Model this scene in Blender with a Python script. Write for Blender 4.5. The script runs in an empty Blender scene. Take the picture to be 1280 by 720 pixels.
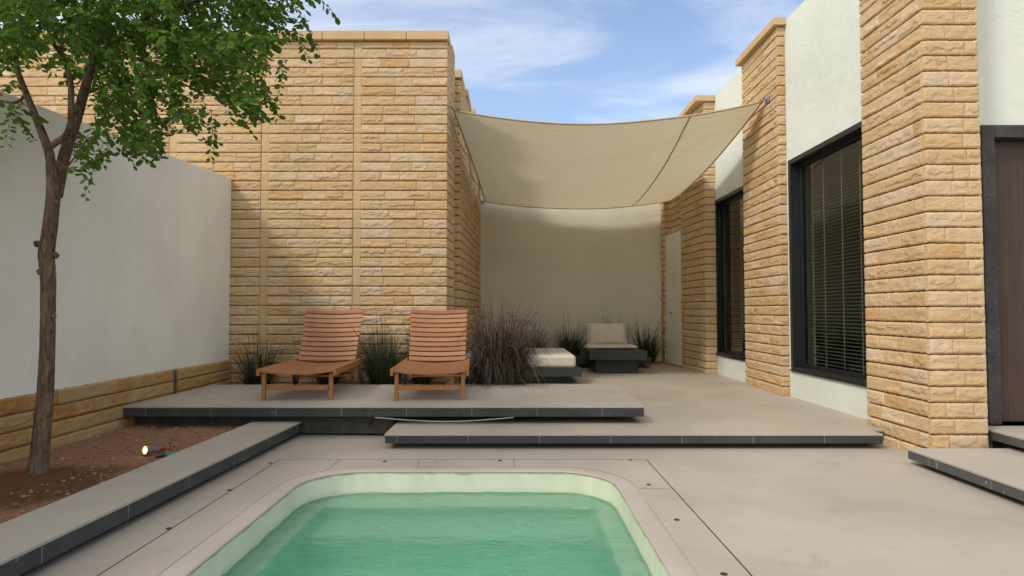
import bpy, bmesh, math, random
import numpy as np
from mathutils import Vector, Matrix, noise as mnoise

S = bpy.context.scene
C = S.collection
R = math.radians

# ------------------------------------------------------------------ camera, sky, sun, exposure
TILT = R(2.08)
FPX = 800.0
cam_d = bpy.data.cameras.new('camera')
cam_d.sensor_width = 36.0
cam_d.lens = 22.5
cam_d.clip_start = 0.05
cam_d.clip_end = 2000
cam = bpy.data.objects.new('camera', cam_d)
C.objects.link(cam)
cam.location = (0, 0, 1.0)
cam.rotation_euler = (math.pi / 2 + TILT, 0, 0)
S.camera = cam

SUN_L = Vector((0.52, 0.42, -0.66)).normalized()      # the way the light travels
sun_d = bpy.data.lights.new('sun', 'SUN')
sun_d.energy = 1.15
sun_d.angle = R(10.0)
sun_d.color = (1.0, 0.945, 0.87)
sun = bpy.data.objects.new('sun', sun_d)
C.objects.link(sun)
sun.rotation_euler = SUN_L.to_track_quat('-Z', 'Y').to_euler()
sun.location = (-8, -4, 10)

W = bpy.data.worlds.new('World')
S.world = W
W.use_nodes = True
wn, wl = W.node_tree.nodes, W.node_tree.links
wn.clear()
w_out = wn.new('ShaderNodeOutputWorld')
w_bg = wn.new('ShaderNodeBackground')
w_bg.inputs['Strength'].default_value = 0.115
w_sky = wn.new('ShaderNodeTexSky')
w_sky.sky_type = 'NISHITA'
w_sky.sun_disc = False
w_sky.sun_elevation = math.asin(-SUN_L.z)
w_sky.sun_rotation = math.atan2(-SUN_L.x, -SUN_L.y)
w_sky.altitude = 300
w_sky.air_density = 1.0
w_sky.dust_density = 1.2
w_sky.ozone_density = 3.0
tc = wn.new('ShaderNodeTexCoord')
sep = wn.new('ShaderNodeSeparateXYZ')
wl.new(tc.outputs['Generated'], sep.inputs[0])


def wmath(op, a, b=None, clamp=False):
    n = wn.new('ShaderNodeMath')
    n.operation = op
    n.use_clamp = clamp
    for i, v in enumerate((a, b)):
        if v is None:
            continue
        if isinstance(v, (int, float)):
            n.inputs[i].default_value = v
        else:
            wl.new(v, n.inputs[i])
    return n.outputs[0]


zz = wmath('ADD', wmath('MAXIMUM', sep.outputs[2], 0.0), 0.12)
cu = wmath('DIVIDE', sep.outputs[0], zz)
cv = wmath('DIVIDE', sep.outputs[1], zz)
comb = wn.new('ShaderNodeCombineXYZ')
wl.new(cu, comb.inputs[0])
wl.new(cv, comb.inputs[1])
mp = wn.new('ShaderNodeMapping')
mp.inputs['Rotation'].default_value = (0, 0, R(-38))
mp.inputs['Scale'].default_value = (0.75, 2.1, 1)
wl.new(comb.outputs[0], mp.inputs[0])
nz = wn.new('ShaderNodeTexNoise')
nz.inputs['Scale'].default_value = 0.9
nz.inputs['Detail'].default_value = 9
nz.inputs['Roughness'].default_value = 0.58
nz.inputs['Distortion'].default_value = 0.7
wl.new(mp.outputs[0], nz.inputs[0])
nz2 = wn.new('ShaderNodeTexNoise')
nz2.inputs['Scale'].default_value = 0.55
nz2.inputs['Detail'].default_value = 3
wl.new(comb.outputs[0], nz2.inputs[0])
cl = wmath('ADD', wmath('MULTIPLY', nz.outputs[0], 0.75), wmath('MULTIPLY', nz2.outputs[0], 0.45))
ramp = wn.new('ShaderNodeMapRange')
ramp.inputs['From Min'].default_value = 0.53
ramp.inputs['From Max'].default_value = 0.76
ramp.inputs['To Min'].default_value = 0.0
ramp.inputs['To Max'].default_value = 0.62
ramp.interpolation_type = 'SMOOTHSTEP'
wl.new(cl, ramp.inputs[0])
# cirrus thickens towards the horizon
hz = wn.new('ShaderNodeMapRange')
hz.inputs['From Min'].default_value = 0.62
hz.inputs['From Max'].default_value = 0.10
hz.inputs['To Min'].default_value = 0.0
hz.inputs['To Max'].default_value = 0.22
wl.new(sep.outputs[2], hz.inputs[0])
fac = wmath('ADD', ramp.outputs[0], hz.outputs[0], clamp=True)
mixc = wn.new('ShaderNodeMix')
mixc.data_type = 'RGBA'
wl.new(fac, mixc.inputs['Factor'])
wl.new(w_sky.outputs[0], mixc.inputs['A'])
mixc.inputs['B'].default_value = (4.7, 4.85, 5.15, 1)
# added sky glow round the sun, behind the camera, to lift the fill light
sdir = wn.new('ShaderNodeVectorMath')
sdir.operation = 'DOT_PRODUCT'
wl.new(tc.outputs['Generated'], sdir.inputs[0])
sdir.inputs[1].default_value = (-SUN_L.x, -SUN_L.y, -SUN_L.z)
fill_glow = wn.new('ShaderNodeMapRange')
fill_glow.inputs['From Min'].default_value = -0.25
fill_glow.inputs['From Max'].default_value = 0.95
fill_glow.inputs['To Max'].default_value = 0.9
fill_glow.interpolation_type = 'SMOOTHSTEP'
wl.new(sdir.outputs['Value'], fill_glow.inputs[0])
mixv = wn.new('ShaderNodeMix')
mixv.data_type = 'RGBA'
wl.new(fill_glow.outputs[0], mixv.inputs['Factor'])
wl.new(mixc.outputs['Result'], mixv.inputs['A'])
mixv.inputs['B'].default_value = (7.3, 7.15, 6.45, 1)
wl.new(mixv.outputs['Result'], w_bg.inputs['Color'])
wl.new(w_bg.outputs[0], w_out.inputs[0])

S.view_settings.view_transform = 'Standard'
S.view_settings.look = 'None'
S.view_settings.gamma = 1
S.view_settings.exposure = 0.92
S.view_settings.use_curve_mapping = False
S.render.engine = 'CYCLES'
S.cycles.use_denoising = True
try:
    S.cycles.denoiser = 'OPENIMAGEDENOISE'
except Exception:
    pass
S.cycles.max_bounces = 10
S.cycles.diffuse_bounces = 5
S.cycles.transparent_max_bounces = 12
S.cycles.sample_clamp_indirect = 8


# ------------------------------------------------------------------ helpers
def ray(px, py):
    u, v = (px - 640) / FPX, (360 - py) / FPX
    c, s = math.cos(TILT), math.sin(TILT)
    return Vector((u, c - v * s, s + v * c))


def P(px, py, y):                       # point of the photo at distance y
    d = ray(px, py)
    return Vector((0, 0, 1)) + d * (y / d.y)


def G(px, py, z=0.0):                   # point of the photo on the level z
    d = ray(px, py)
    return Vector((0, 0, 1)) + d * ((z - 1) / d.z)


def proj(p):
    c, s = math.cos(TILT), math.sin(TILT)
    x, y, z = p[0], p[1], p[2] - 1
    f = y * c + z * s
    if f < 0.01:
        return (-9999, -9999)
    return (640 + FPX * x / f, 360 - FPX * (-y * s + z * c) / f)


ORG = {}


def props(o, label=None, cat=None, group=None, kind=None):
    if label:
        o['label'] = label
    if cat:
        o['category'] = cat
    if group:
        o['group'] = group
    if kind:
        o['kind'] = kind
    return o


def thing(name, label, cat, loc=(0, 0, 0), rz=0.0, group=None):
    o = bpy.data.objects.new(name, None)
    o.empty_display_size = 0.1
    C.objects.link(o)
    o.location = loc
    o.rotation_euler = (0, 0, rz)
    ORG[o.name] = Vector(loc)
    return props(o, label, cat, group)


class MB:
    """collects geometry, built as one mesh object"""

    def __init__(self):
        self.v, self.f, self.m = [], [], []

    def add(self, vs, fs, mi=0):
        b = len(self.v)
        self.v.extend([tuple(p) for p in vs])
        self.f.extend([tuple(i + b for i in f) for f in fs])
        self.m.extend([mi] * len(fs))
        return self

    def box(self, lo, hi, mi=0, bev=0.0, seg=2, mat4=None):
        bm = bmesh.new()
        bmesh.ops.create_cube(bm, size=1.0)
        lo, hi = Vector(lo), Vector(hi)
        for v in bm.verts:
            v.co = Vector((lo[i] + (v.co[i] + 0.5) * (hi[i] - lo[i]) for i in range(3)))
        if bev > 0:
            bmesh.ops.bevel(bm, geom=list(bm.edges), offset=bev, segments=seg, profile=0.5, affect='EDGES')
        self.bm(bm, mi, mat4)
        return self

    def bm(self, bm, mi=0, mat4=None):
        bm.verts.index_update()
        vs = [(mat4 @ v.co) if mat4 else v.co.copy() for v in bm.verts]
        self.add(vs, [[v.index for v in f.verts] for f in bm.faces], mi)
        bm.free()
        return self

    def prism(self, poly, z0, z1, mi=0, bev=0.0):
        bm = bmesh.new()
        lo = [bm.verts.new((x, y, z0)) for x, y in poly]
        hi = [bm.verts.new((x, y, z1)) for x, y in poly]
        n = len(poly)
        bm.faces.new(hi)
        bm.faces.new(lo[::-1])
        for i in range(n):
            j = (i + 1) % n
            bm.faces.new((lo[i], lo[j], hi[j], hi[i]))
        bmesh.ops.recalc_face_normals(bm, faces=bm.faces)
        if bev > 0:
            bmesh.ops.bevel(bm, geom=list(bm.edges), offset=bev, segments=2, profile=0.5, affect='EDGES')
        return self.bm(bm, mi)

    def tube(self, pts, rad, seg=8, mi=0, cap=True, wob=0.0, rng=None):
        pts = [Vector(p) for p in pts]
        n = len(pts)
        if not hasattr(rad, '__len__'):
            rad = [rad] * n
        vs, fs = [], []
        prev = None
        for i, p in enumerate(pts):
            t = (pts[min(i + 1, n - 1)] - pts[max(i - 1, 0)])
            if t.length < 1e-9:
                t = Vector((0, 0, 1))
            t.normalize()
            if prev is None:
                a = t.orthogonal().normalized()
            else:
                a = (prev - t * prev.dot(t))
                a = a.normalized() if a.length > 1e-6 else t.orthogonal().normalized()
            prev = a
            b = t.cross(a)
            for k in range(seg):
                an = 2 * math.pi * k / seg
                r = rad[i] * (1 + (wob * (rng.random() - 0.5) if rng else 0))
                vs.append(p + (a * math.cos(an) + b * math.sin(an)) * r)
        for i in range(n - 1):
            for k in range(seg):
                k2 = (k + 1) % seg
                fs.append((i * seg + k, i * seg + k2, (i + 1) * seg + k2, (i + 1) * seg + k))
        if cap:
            fs.append(tuple(range(seg))[::-1])
            fs.append(tuple((n - 1) * seg + k for k in range(seg)))
        return self.add(vs, fs, mi)

    def lathe(self, prof, axis_o, axis_d, seg=20, mi=0):
        o, d = Vector(axis_o), Vector(axis_d).normalized()
        a = d.orthogonal().normalized()
        b = d.cross(a)
        vs, fs = [], []
        for h, r in prof:
            for k in range(seg):
                an = 2 * math.pi * k / seg
                vs.append(o + d * h + (a * math.cos(an) + b * math.sin(an)) * r)
        for i in range(len(prof) - 1):
            for k in range(seg):
                k2 = (k + 1) % seg
                fs.append((i * seg + k, i * seg + k2, (i + 1) * seg + k2, (i + 1) * seg + k))
        fs.append(tuple(range(seg))[::-1])
        fs.append(tuple((len(prof) - 1) * seg + k for k in range(seg)))
        return self.add(vs, fs, mi)

    def build(self, name, mats, parent=None, local=False, smooth=False, org=None):
        me = bpy.data.meshes.new(name)
        off = Vector((0, 0, 0))
        if org is not None:
            off = Vector(org)
        elif parent is not None and not local:
            off = ORG.get(parent.name, Vector((0, 0, 0)))
        V = np.array([tuple(p) for p in self.v], dtype=float).reshape(-1, 3) - np.array(off)
        me.from_pydata(V.tolist(), [], self.f)
        if not isinstance(mats, (list, tuple)):
            mats = [mats]
        for m in mats:
            me.materials.append(m)
        if len(mats) > 1:
            me.polygons.foreach_set('material_index', self.m)
        if smooth is True:
            me.polygons.foreach_set('use_smooth', [True] * len(me.polygons))
        elif smooth:
            me.polygons.foreach_set('use_smooth', [True] * len(me.polygons))
            me.update()
            try:
                me.set_sharp_from_angle(angle=R(smooth))
            except Exception:
                pass
        me.update()
        o = bpy.data.objects.new(name, me)
        C.objects.link(o)
        if parent is not None:
            o.parent = parent
            ORG[o.name] = off
        elif org is not None:
            o.location = org
        return o


# ------------------------------------------------------------------ materials
class NT:
    def __init__(self, name):
        self.mat = bpy.data.materials.new(name)
        self.mat.use_nodes = True
        self.n, self.l = self.mat.node_tree.nodes, self.mat.node_tree.links
        self.n.clear()
        self.out = self.n.new('ShaderNodeOutputMaterial')

    def node(self, typ, **kw):
        nd = self.n.new(typ)
        for k, v in kw.items():
            setattr(nd, k, v)
        return nd

    def set(self, nd, key, val):
        if hasattr(val, 'is_linked') or hasattr(val, 'links'):
            self.l.new(val, nd.inputs[key])
        elif isinstance(val, (tuple, list)) and len(val) == 3 and nd.inputs[key].type == 'RGBA':
            nd.inputs[key].default_value = (*val, 1)
        else:
            nd.inputs[key].default_value = val

    def coord(self, kind='Object'):
        return self.node('ShaderNodeTexCoord').outputs[kind]

    def mapping(self, vec, scale=(1, 1, 1), rot=(0, 0, 0), loc=(0, 0, 0)):
        m = self.node('ShaderNodeMapping')
        self.l.new(vec, m.inputs[0])
        m.inputs['Scale'].default_value = scale
        m.inputs['Rotation'].default_value = rot
        m.inputs['Location'].default_value = loc
        return m.outputs[0]

    def noise(self, vec, scale, detail=4, rough=0.55, dist=0.0, out=0):
        m = self.node('ShaderNodeTexNoise')
        if vec is not None:
            self.l.new(vec, m.inputs['Vector'])
        m.inputs['Scale'].default_value = scale
        m.inputs['Detail'].default_value = detail
        m.inputs['Roughness'].default_value = rough
        m.inputs['Distortion'].default_value = dist
        return m.outputs[out]

    def ramp(self, fac, stops, interp='LINEAR'):
        m = self.node('ShaderNodeValToRGB')
        self.l.new(fac, m.inputs[0])
        cr = m.color_ramp
        cr.interpolation = interp
        while len(cr.elements) > 1:
            cr.elements.remove(cr.elements[-1])
        for i, (p, c) in enumerate(stops):
            e = cr.elements[0] if i == 0 else cr.elements.new(p)
            e.position = p
            e.color = (*c, 1) if len(c) == 3 else c
        return m.outputs[0]

    def rng(self, fac, a, b, c=0.0, d=1.0, smooth=False):
        m = self.node('ShaderNodeMapRange')
        if smooth:
            m.interpolation_type = 'SMOOTHSTEP'
        self.l.new(fac, m.inputs[0])
        for i, v in enumerate((a, b, c, d)):
            m.inputs[i + 1].default_value = v
        return m.outputs[0]

    def math(self, op, a, b=None, clamp=False):
        m = self.node('ShaderNodeMath', operation=op, use_clamp=clamp)
        self.set(m, 0, a)
        if b is not None:
            self.set(m, 1, b)
        return m.outputs[0]

    def mix(self, fac, a, b, mode='MIX'):
        m = self.node('ShaderNodeMix', data_type='RGBA', blend_type=mode)
        self.set(m, 'Factor', fac)
        for k, v in (('A', a), ('B', b)):
            sock = [s for s in m.inputs if s.name == k and s.type == 'RGBA'][0]
            if isinstance(v, (tuple, list)):
                sock.default_value = (*v, 1) if len(v) == 3 else v
            else:
                self.l.new(v, sock)
        return [s for s in m.outputs if s.type == 'RGBA'][0]

    def bump(self, h, strength=0.3, dist=0.01, normal=None):
        m = self.node('ShaderNodeBump')
        m.inputs['Strength'].default_value = strength
        m.inputs['Distance'].default_value = dist
        self.l.new(h, m.inputs['Height'])
        if normal is not None:
            self.l.new(normal, m.inputs['Normal'])
        return m.outputs[0]

    def bsdf(self, color, rough=0.8, normal=None, spec=0.3, **kw):
        m = self.node('ShaderNodeBsdfPrincipled')
        self.set(m, 'Base Color', color)
        self.set(m, 'Roughness', rough)
        self.set(m, 'Specular IOR Level', spec)
        if normal is not None:
            self.l.new(normal, m.inputs['Normal'])
        for k, v in kw.items():
            self.set(m, k.replace('_', ' '), v)
        self.l.new(m.outputs[0], self.out.inputs[0])
        return m


def mat_plain(name, col, rough=0.7, var=0.12, nscale=6, spec=0.3, bumps=0.0, bscale=60, metal=0.0):
    t = NT(name)
    co = t.coord()
    n1 = t.noise(co, nscale, 5)
    a = tuple(c * (1 - var) for c in col)
    b = tuple(min(1, c * (1 + var)) for c in col)
    c = t.mix(t.rng(n1, 0.3, 0.7), a, b)
    nrm = None
    if bumps > 0:
        nrm = t.bump(t.noise(co, bscale, 4), bumps, 0.004)
    t.bsdf(c, rough, nrm, spec, Metallic=metal)
    return t.mat


def mat_stone(name, tones, dark=0.5, bumps=0.5):
    t = NT(name)
    co = t.coord()
    isl = t.node('ShaderNodeNewGeometry').outputs['Random Per Island']
    base = t.ramp(isl, tones, 'CONSTANT')
    n1 = t.noise(co, 9, 6, 0.6)
    base = t.mix(t.rng(n1, 0.54, 0.82, 0, 0.4), base, (0.52, 0.31, 0.12))        # iron stained patches
    n2 = t.noise(co, 5.5, 5, 0.6)
    base = t.mix(t.rng(n2, 0.52, 0.8, 0, 0.5), base, (0.62, 0.50, 0.36))           # pale bedding
    n3 = t.noise(t.mapping(co, (1, 1, 3)), 60, 5, 0.65)
    base = t.mix(t.rng(n3, 0.35, 0.65, 0.0, 1.0), t.mix(0.16, base, (0.22, 0.12, 0.05)), base)
    n4 = t.noise(t.mapping(co, (2.6, 2.6, 0.5)), 1.3, 5, 0.6)
    base = t.mix(t.rng(n4, 0.42, 0.75, 0.0, 0.32), base, (0.33, 0.22, 0.12))
    b1 = t.bump(t.noise(co, 38, 6, 0.62), bumps, 0.012)
    b2 = t.bump(t.noise(co, 190, 3), 0.35, 0.003, b1)
    t.bsdf(base, 0.92, b2, 0.15)
    return t.mat


M = {}
M['stone'] = mat_stone('sandstone', [(0.0, (0.582, 0.402, 0.224)), (0.18, (0.607, 0.436, 0.263)), (0.36, (0.587, 0.397, 0.205)),
                                     (0.44, (0.617, 0.455, 0.286)), (0.62, (0.592, 0.411, 0.234)), (0.76, (0.627, 0.479, 0.329)),
                                     (0.86, (0.572, 0.358, 0.167)), (0.91, (0.597, 0.426, 0.248))])
M['stone_gold'] = mat_stone('golden sandstone', [(0.0, (0.42, 0.25, 0.09)), (0.3, (0.47, 0.30, 0.125)), (0.6, (0.40, 0.20, 0.06)),
                                                 (0.8, (0.46, 0.32, 0.16))])
M['mortar'] = mat_plain('brown mortar', (0.27, 0.175, 0.09), 0.95, 0.2, 30, 0.1, 0.4, 90)
M['coping'] = mat_stone('coping stone', [(0.0, (0.57, 0.395, 0.215)), (0.5, (0.59, 0.42, 0.24))], bumps=0.15)


def mat_render(name, col, streak=0.5):
    t = NT(name)
    co = t.coord()
    c = t.mix(t.rng(t.noise(co, 1.4, 5), 0.3, 0.7), tuple(k * 0.93 for k in col), tuple(min(1, k * 1.05) for k in col))
    st = t.noise(t.mapping(co, (7, 7, 0.5)), 1.0, 5, 0.6)
    c = t.mix(t.rng(st, 0.52, 0.8, 0, streak * 0.35), c, (col[0] * 0.66, col[1] * 0.64, col[2] * 0.58))
    sp = t.noise(co, 26, 4)
    c = t.mix(t.rng(sp, 0.66, 0.8, 0, streak * 0.3), c, (0.42, 0.40, 0.33))
    b = t.bump(t.noise(co, 55, 5, 0.65), 0.35, 0.006)
    b = t.bump(t.noise(co, 3.5, 5, 0.6, 0.8), 0.22, 0.05, b)
    t.bsdf(c, 0.9, b, 0.2)
    return t.mat


M['white_wall'] = mat_render('white render', (0.80, 0.785, 0.69), 0.5)
M['villa_wall'] = mat_render('pale grey green render', (0.66, 0.685, 0.62), 0.3)
M['back_wall'] = mat_render('cream render', (0.60, 0.57, 0.46), 0.3)


def mat_cement(name, col, stain=0.5, rough=0.55):
    t = NT(name)
    co = t.coord()
    c = t.mix(t.rng(t.noise(co, 1.1, 6, 0.6, 0.6), 0.3, 0.7), tuple(k * 0.87 for k in col), tuple(k * 1.12 for k in col))
    n2 = t.noise(t.mapping(co, (1.0, 2.2, 1)), 3.2, 6, 0.62, 0.8)
    c = t.mix(t.rng(n2, 0.5, 0.75, 0, stain * 0.5), c, (col[0] * 1.08, col[1] * 0.98, col[2] * 0.86))
    n3 = t.noise(co, 2.3, 7, 0.7, 1.5)
    c = t.mix(t.rng(n3, 0.57, 0.75, 0, stain * 0.7), c, (col[0] * 0.66, col[1] * 0.64, col[2] * 0.62))
    n4 = t.noise(co, 150, 3)
    c = t.mix(t.rng(n4, 0.3, 0.7, 0, 0.24), c, (col[0] * 0.6, col[1] * 0.6, col[2] * 0.6))
    n5 = t.noise(co, 34, 3)
    c = t.mix(t.rng(n5, 0.70, 0.76, 0, stain * 0.5), c, (0.12, 0.10, 0.085))
    b = t.bump(t.noise(co, 45, 6, 0.6), 0.10, 0.004)
    b = t.bump(t.noise(co, 6, 4), 0.08, 0.02, b)
    r = t.rng(t.noise(co, 4, 5), 0.3, 0.7, rough - 0.08, rough + 0.14)
    t.bsdf(c, r, b, 0.3)
    return t.mat


M['deck'] = mat_cement('microcement deck', (0.40, 0.352, 0.307), 0.9)
M['surround'] = mat_cement('pool surround cement', (0.40, 0.350, 0.305), 1.0)
M['terrace'] = mat_cement('terrace cement', (0.41, 0.36, 0.30), 0.7)
M['slab_top'] = mat_cement('slab top cement', (0.405, 0.362, 0.318), 0.7)
M['lip'] = mat_cement('pool lip', (0.42, 0.372, 0.327), 0.8)
M['grout'] = mat_plain('pale grout', (0.50, 0.46, 0.41), 0.9, 0.2, 9)
M['joint'] = mat_plain('dark joint', (0.05, 0.045, 0.04), 0.9)
M['under'] = mat_plain('dark concrete', (0.055, 0.05, 0.045), 0.95, 0.3, 12)


def mat_tile(name, pitch, offx=0.0, offy=0.0, wear=0.0):
    t = NT(name)
    co = t.coord()
    sx = t.node('ShaderNodeSeparateXYZ')
    t.l.new(co, sx.inputs[0])
    nn = t.node('ShaderNodeSeparateXYZ')
    t.l.new(t.node('ShaderNodeNewGeometry').outputs['Normal'], nn.inputs[0])

    def line(s, off):
        f = t.math('FRACT', t.math('DIVIDE', t.math('ADD', s, 50 * pitch + off), pitch))
        return t.math('LESS_THAN', f, 0.004 / pitch)
    ln = t.math('ADD', t.math('MULTIPLY', line(sx.outputs[0], offx), t.math('ABSOLUTE', nn.outputs[1])),
                t.math('MULTIPLY', line(sx.outputs[1], offy), t.math('ABSOLUTE', nn.outputs[0])), clamp=True)
    c = t.mix(t.rng(t.noise(co, 5, 5), 0.3, 0.7), (0.036, 0.038, 0.040), (0.056, 0.058, 0.061))
    c = t.mix(t.rng(t.noise(t.mapping(co, (1, 1, 0.4)), 22, 5, 0.7), 0.6, 0.75, 0, 0.45), c, (0.2, 0.19, 0.175))
    c = t.mix(t.rng(t.noise(co, 4.5, 7, 0.8), 0.62, 0.66, 0, 0.7), c, (0.26, 0.25, 0.23))
    if wear:
        c = t.mix(wear, c, (0.13, 0.135, 0.14))
        c = t.mix(t.rng(t.noise(t.mapping(co, (1, 1, 0.6)), 9, 7, 0.8, 1.2), 0.60, 0.64, 0, 0.9), c, (0.48, 0.47, 0.44))
    c = t.mix(t.math('MULTIPLY', ln, 0.7), c, (0.30, 0.30, 0.29))
    b = t.bump(t.noise(co, 70, 3), 0.08, 0.003)
    t.bsdf(c, 0.55, b, 0.35)
    return t.mat


M['tile'] = mat_tile('dark edge tile', 0.517, 0.32, 0.11)


M['worn_tile'] = mat_tile('worn edge tile', 0.517, 0.32, 0.11, 0.35)


def mat_soil():
    t = NT('red soil')
    co = t.coord()
    c = t.ramp(t.noise(co, 26, 7, 0.7), [(0.25, (0.17, 0.092, 0.058)), (0.5, (0.31, 0.172, 0.112)), (0.75, (0.43, 0.28, 0.20))])
    c = t.mix(t.rng(t.noise(co, 2.4, 4), 0.4, 0.65, 0, 0.75), c, (0.34, 0.155, 0.068))
    c = t.mix(t.rng(t.noise(co, 120, 2), 0.62, 0.7, 0, 0.7), c, (0.34, 0.25, 0.2))
    # darker ring round the tree
    d = t.node('ShaderNodeVectorMath', operation='DISTANCE')
    t.l.new(co, d.inputs[0])
    d.inputs[1].default_value = (-2.55, 3.42, 0.09)
    dd = t.math('ADD', d.outputs['Value'], t.math('MULTIPLY', t.noise(co, 5, 4), 0.35))
    c = t.mix(t.rng(dd, 0.45, 0.75, 0.75, 0.0, True), c, (0.085, 0.034, 0.012))
    b = t.bump(t.noise(co, 60, 6, 0.7), 0.9, 0.02)
    t.bsdf(c, 0.97, b, 0.1)
    return t.mat


M['soil'] = mat_soil()
M['pebble'] = mat_plain('pebble', (0.30, 0.175, 0.12), 0.95, 0.5, 8, 0.15)
M['dry_leaf'] = mat_plain('dry leaf', (0.30, 0.17, 0.06), 0.8, 0.4, 20)
M['ground'] = mat_plain('dusty ground', (0.30, 0.23, 0.16), 0.95, 0.2, 0.4, 0.1)
M['frame'] = mat_plain('black aluminium', (0.012, 0.013, 0.016), 0.42, 0.2, 4, 0.5)
M['blind'] = mat_plain('slat blind', (0.15, 0.155, 0.135), 0.5, 0.1, 4, 0.4)
M['tape'] = mat_plain('blind tape', (0.40, 0.38, 0.34), 0.8)
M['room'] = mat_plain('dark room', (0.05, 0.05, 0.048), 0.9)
M['white_door'] = mat_plain('painted door', (0.70, 0.68, 0.61), 0.6, 0.04, 2, 0.3, 0.05)
M['steel'] = mat_plain('galvanised steel', (0.32, 0.32, 0.33), 0.45, 0.2, 30, 0.5, metal=0.8)
M['dark_steel'] = mat_plain('dark steel', (0.025, 0.025, 0.027), 0.5, 0.2, 30, 0.5)
M['rope'] = mat_plain('pale rope', (0.55, 0.49, 0.38), 0.9, 0.15, 60)
M['cable'] = mat_plain('grey cable', (0.40, 0.38, 0.34), 0.6)
M['furniture'] = mat_plain('charcoal painted furniture', (0.028, 0.033, 0.030), 0.65, 0.12, 3, 0.35, 0.05)
M['pit'] = mat_plain('black pit insert', (0.012, 0.012, 0.012), 0.6)
M['rubber'] = mat_plain('black rubber', (0.03, 0.028, 0.026), 0.8)
M['green_plastic'] = mat_plain('green plastic', (0.012, 0.20, 0.115), 0.4, 0.1, 20, 0.5)
M['red_plastic'] = mat_plain('red plastic', (0.30, 0.035, 0.025), 0.5)
M['black_plastic'] = mat_plain('black plastic', (0.02, 0.02, 0.02), 0.5)
M['grey_metal'] = mat_plain('grey lamp metal', (0.17, 0.16, 0.15), 0.5, 0.2, 30, 0.5)
M['pipe'] = mat_plain('dark green pipe', (0.05, 0.055, 0.05), 0.6, 0.3, 20)


def mat_door():
    t = NT('dark brown door')
    co = t.coord()
    g = t.noise(t.mapping(co, (40, 40, 1.2)), 1.5, 6, 0.6)
    c = t.mix(t.rng(g, 0.3, 0.7), (0.040, 0.022, 0.017), (0.085, 0.048, 0.036))
    c = t.mix(t.rng(t.noise(co, 3, 5), 0.5, 0.8, 0, 0.4), c, (0.10, 0.07, 0.055))
    t.bsdf(c, 0.5, t.bump(g, 0.15, 0.003), 0.35)
    return t.mat


def mat_doorframe():
    t = NT('worn steel door frame')
    co = t.coord()
    c = t.mix(t.rng(t.noise(co, 5, 6, 0.7), 0.35, 0.7), (0.028, 0.024, 0.023), (0.065, 0.056, 0.053))
    c = t.mix(t.rng(t.noise(t.mapping(co, (1, 1, 0.5)), 38, 6, 0.75), 0.60, 0.70, 0, 0.7), c, (0.30, 0.27, 0.245))
    t.bsdf(c, 0.5, t.bump(t.noise(co, 50, 5), 0.2, 0.003), 0.4)
    return t.mat


M['door'] = mat_door()
M['door_frame'] = mat_doorframe()


def mat_wood(name, a, b, d):
    t = NT(name)
    co = t.coord()
    isl = t.node('ShaderNodeNewGeometry').outputs['Random Per Island']
    g = t.noise(t.mapping(co, (3, 60, 60)), 1.0, 6, 0.65, 0.5)
    c = t.mix(t.rng(g, 0.3, 0.7), a, b)
    c = t.mix(t.rng(isl, 0, 1, 0.0, 0.85), c, d)
    c = t.mix(t.rng(t.noise(co, 7, 5), 0.5, 0.8, 0, 0.3), c, tuple(k * 0.6 for k in a))
    t.bsdf(c, 0.5, t.bump(g, 0.12, 0.002), 0.35)
    return t.mat


M['slat'] = mat_wood('reddish hardwood slats', (0.235, 0.085, 0.036), (0.34, 0.138, 0.062), (0.40, 0.195, 0.098))
M['rail_wood'] = mat_wood('golden hardwood rails', (0.30, 0.130, 0.042), (0.40, 0.185, 0.065), (0.36, 0.145, 0.048))


def mat_fabric(name, col, weave=240):
    t = NT(name)
    co = t.coord()
    c = t.mix(t.rng(t.noise(co, 5, 5), 0.3, 0.7), tuple(k * 0.9 for k in col), tuple(min(1, k * 1.06) for k in col))
    b = t.bump(t.noise(co, weave, 2), 0.25, 0.002)
    b = t.bump(t.noise(co, 4, 4), 0.2, 0.02, b)
    t.bsdf(c, 0.95, b, 0.1, Sheen_Weight=0.15)
    return t.mat


M['cushion'] = mat_fabric('cream upholstery', (0.60, 0.54, 0.46))


def mat_sail():
    t = NT('sand shade cloth')
    co = t.coord()
    c = t.mix(t.rng(t.noise(co, 1.6, 5), 0.3, 0.7), (0.57, 0.495, 0.34), (0.64, 0.56, 0.40))
    st = t.noise(t.mapping(co, (9, 0.8, 1)), 1.0, 4)
    c = t.mix(t.rng(st, 0.55, 0.8, 0, 0.25), c, (0.44, 0.355, 0.21))
    b = t.bump(t.noise(t.mapping(co, (2.0, 7.0, 2.0)), 1.2, 5, 0.55, 0.6), 0.5, 0.035)
    b = t.bump(t.noise(co, 300, 2), 0.15, 0.002, b)
    d = t.node('ShaderNodeBsdfDiffuse')
    t.set(d, 'Color', c)
    t.l.new(b, d.inputs['Normal'])
    tr = t.node('ShaderNodeBsdfTranslucent')
    t.set(tr, 'Color', (0.62, 0.54, 0.375))
    t.l.new(b, tr.inputs['Normal'])
    mx = t.node('ShaderNodeMixShader')
    mx.inputs[0].default_value = 0.42
    t.l.new(d.outputs[0], mx.inputs[1])
    t.l.new(tr.outputs[0], mx.inputs[2])
    t.l.new(mx.outputs[0], t.out.inputs[0])
    return t.mat


M['sail'] = mat_sail()
M['seam'] = mat_plain('sail seam', (0.33, 0.26, 0.15), 0.9)
M['hem'] = mat_plain('sail hem', (0.40, 0.33, 0.21), 0.9)


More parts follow.
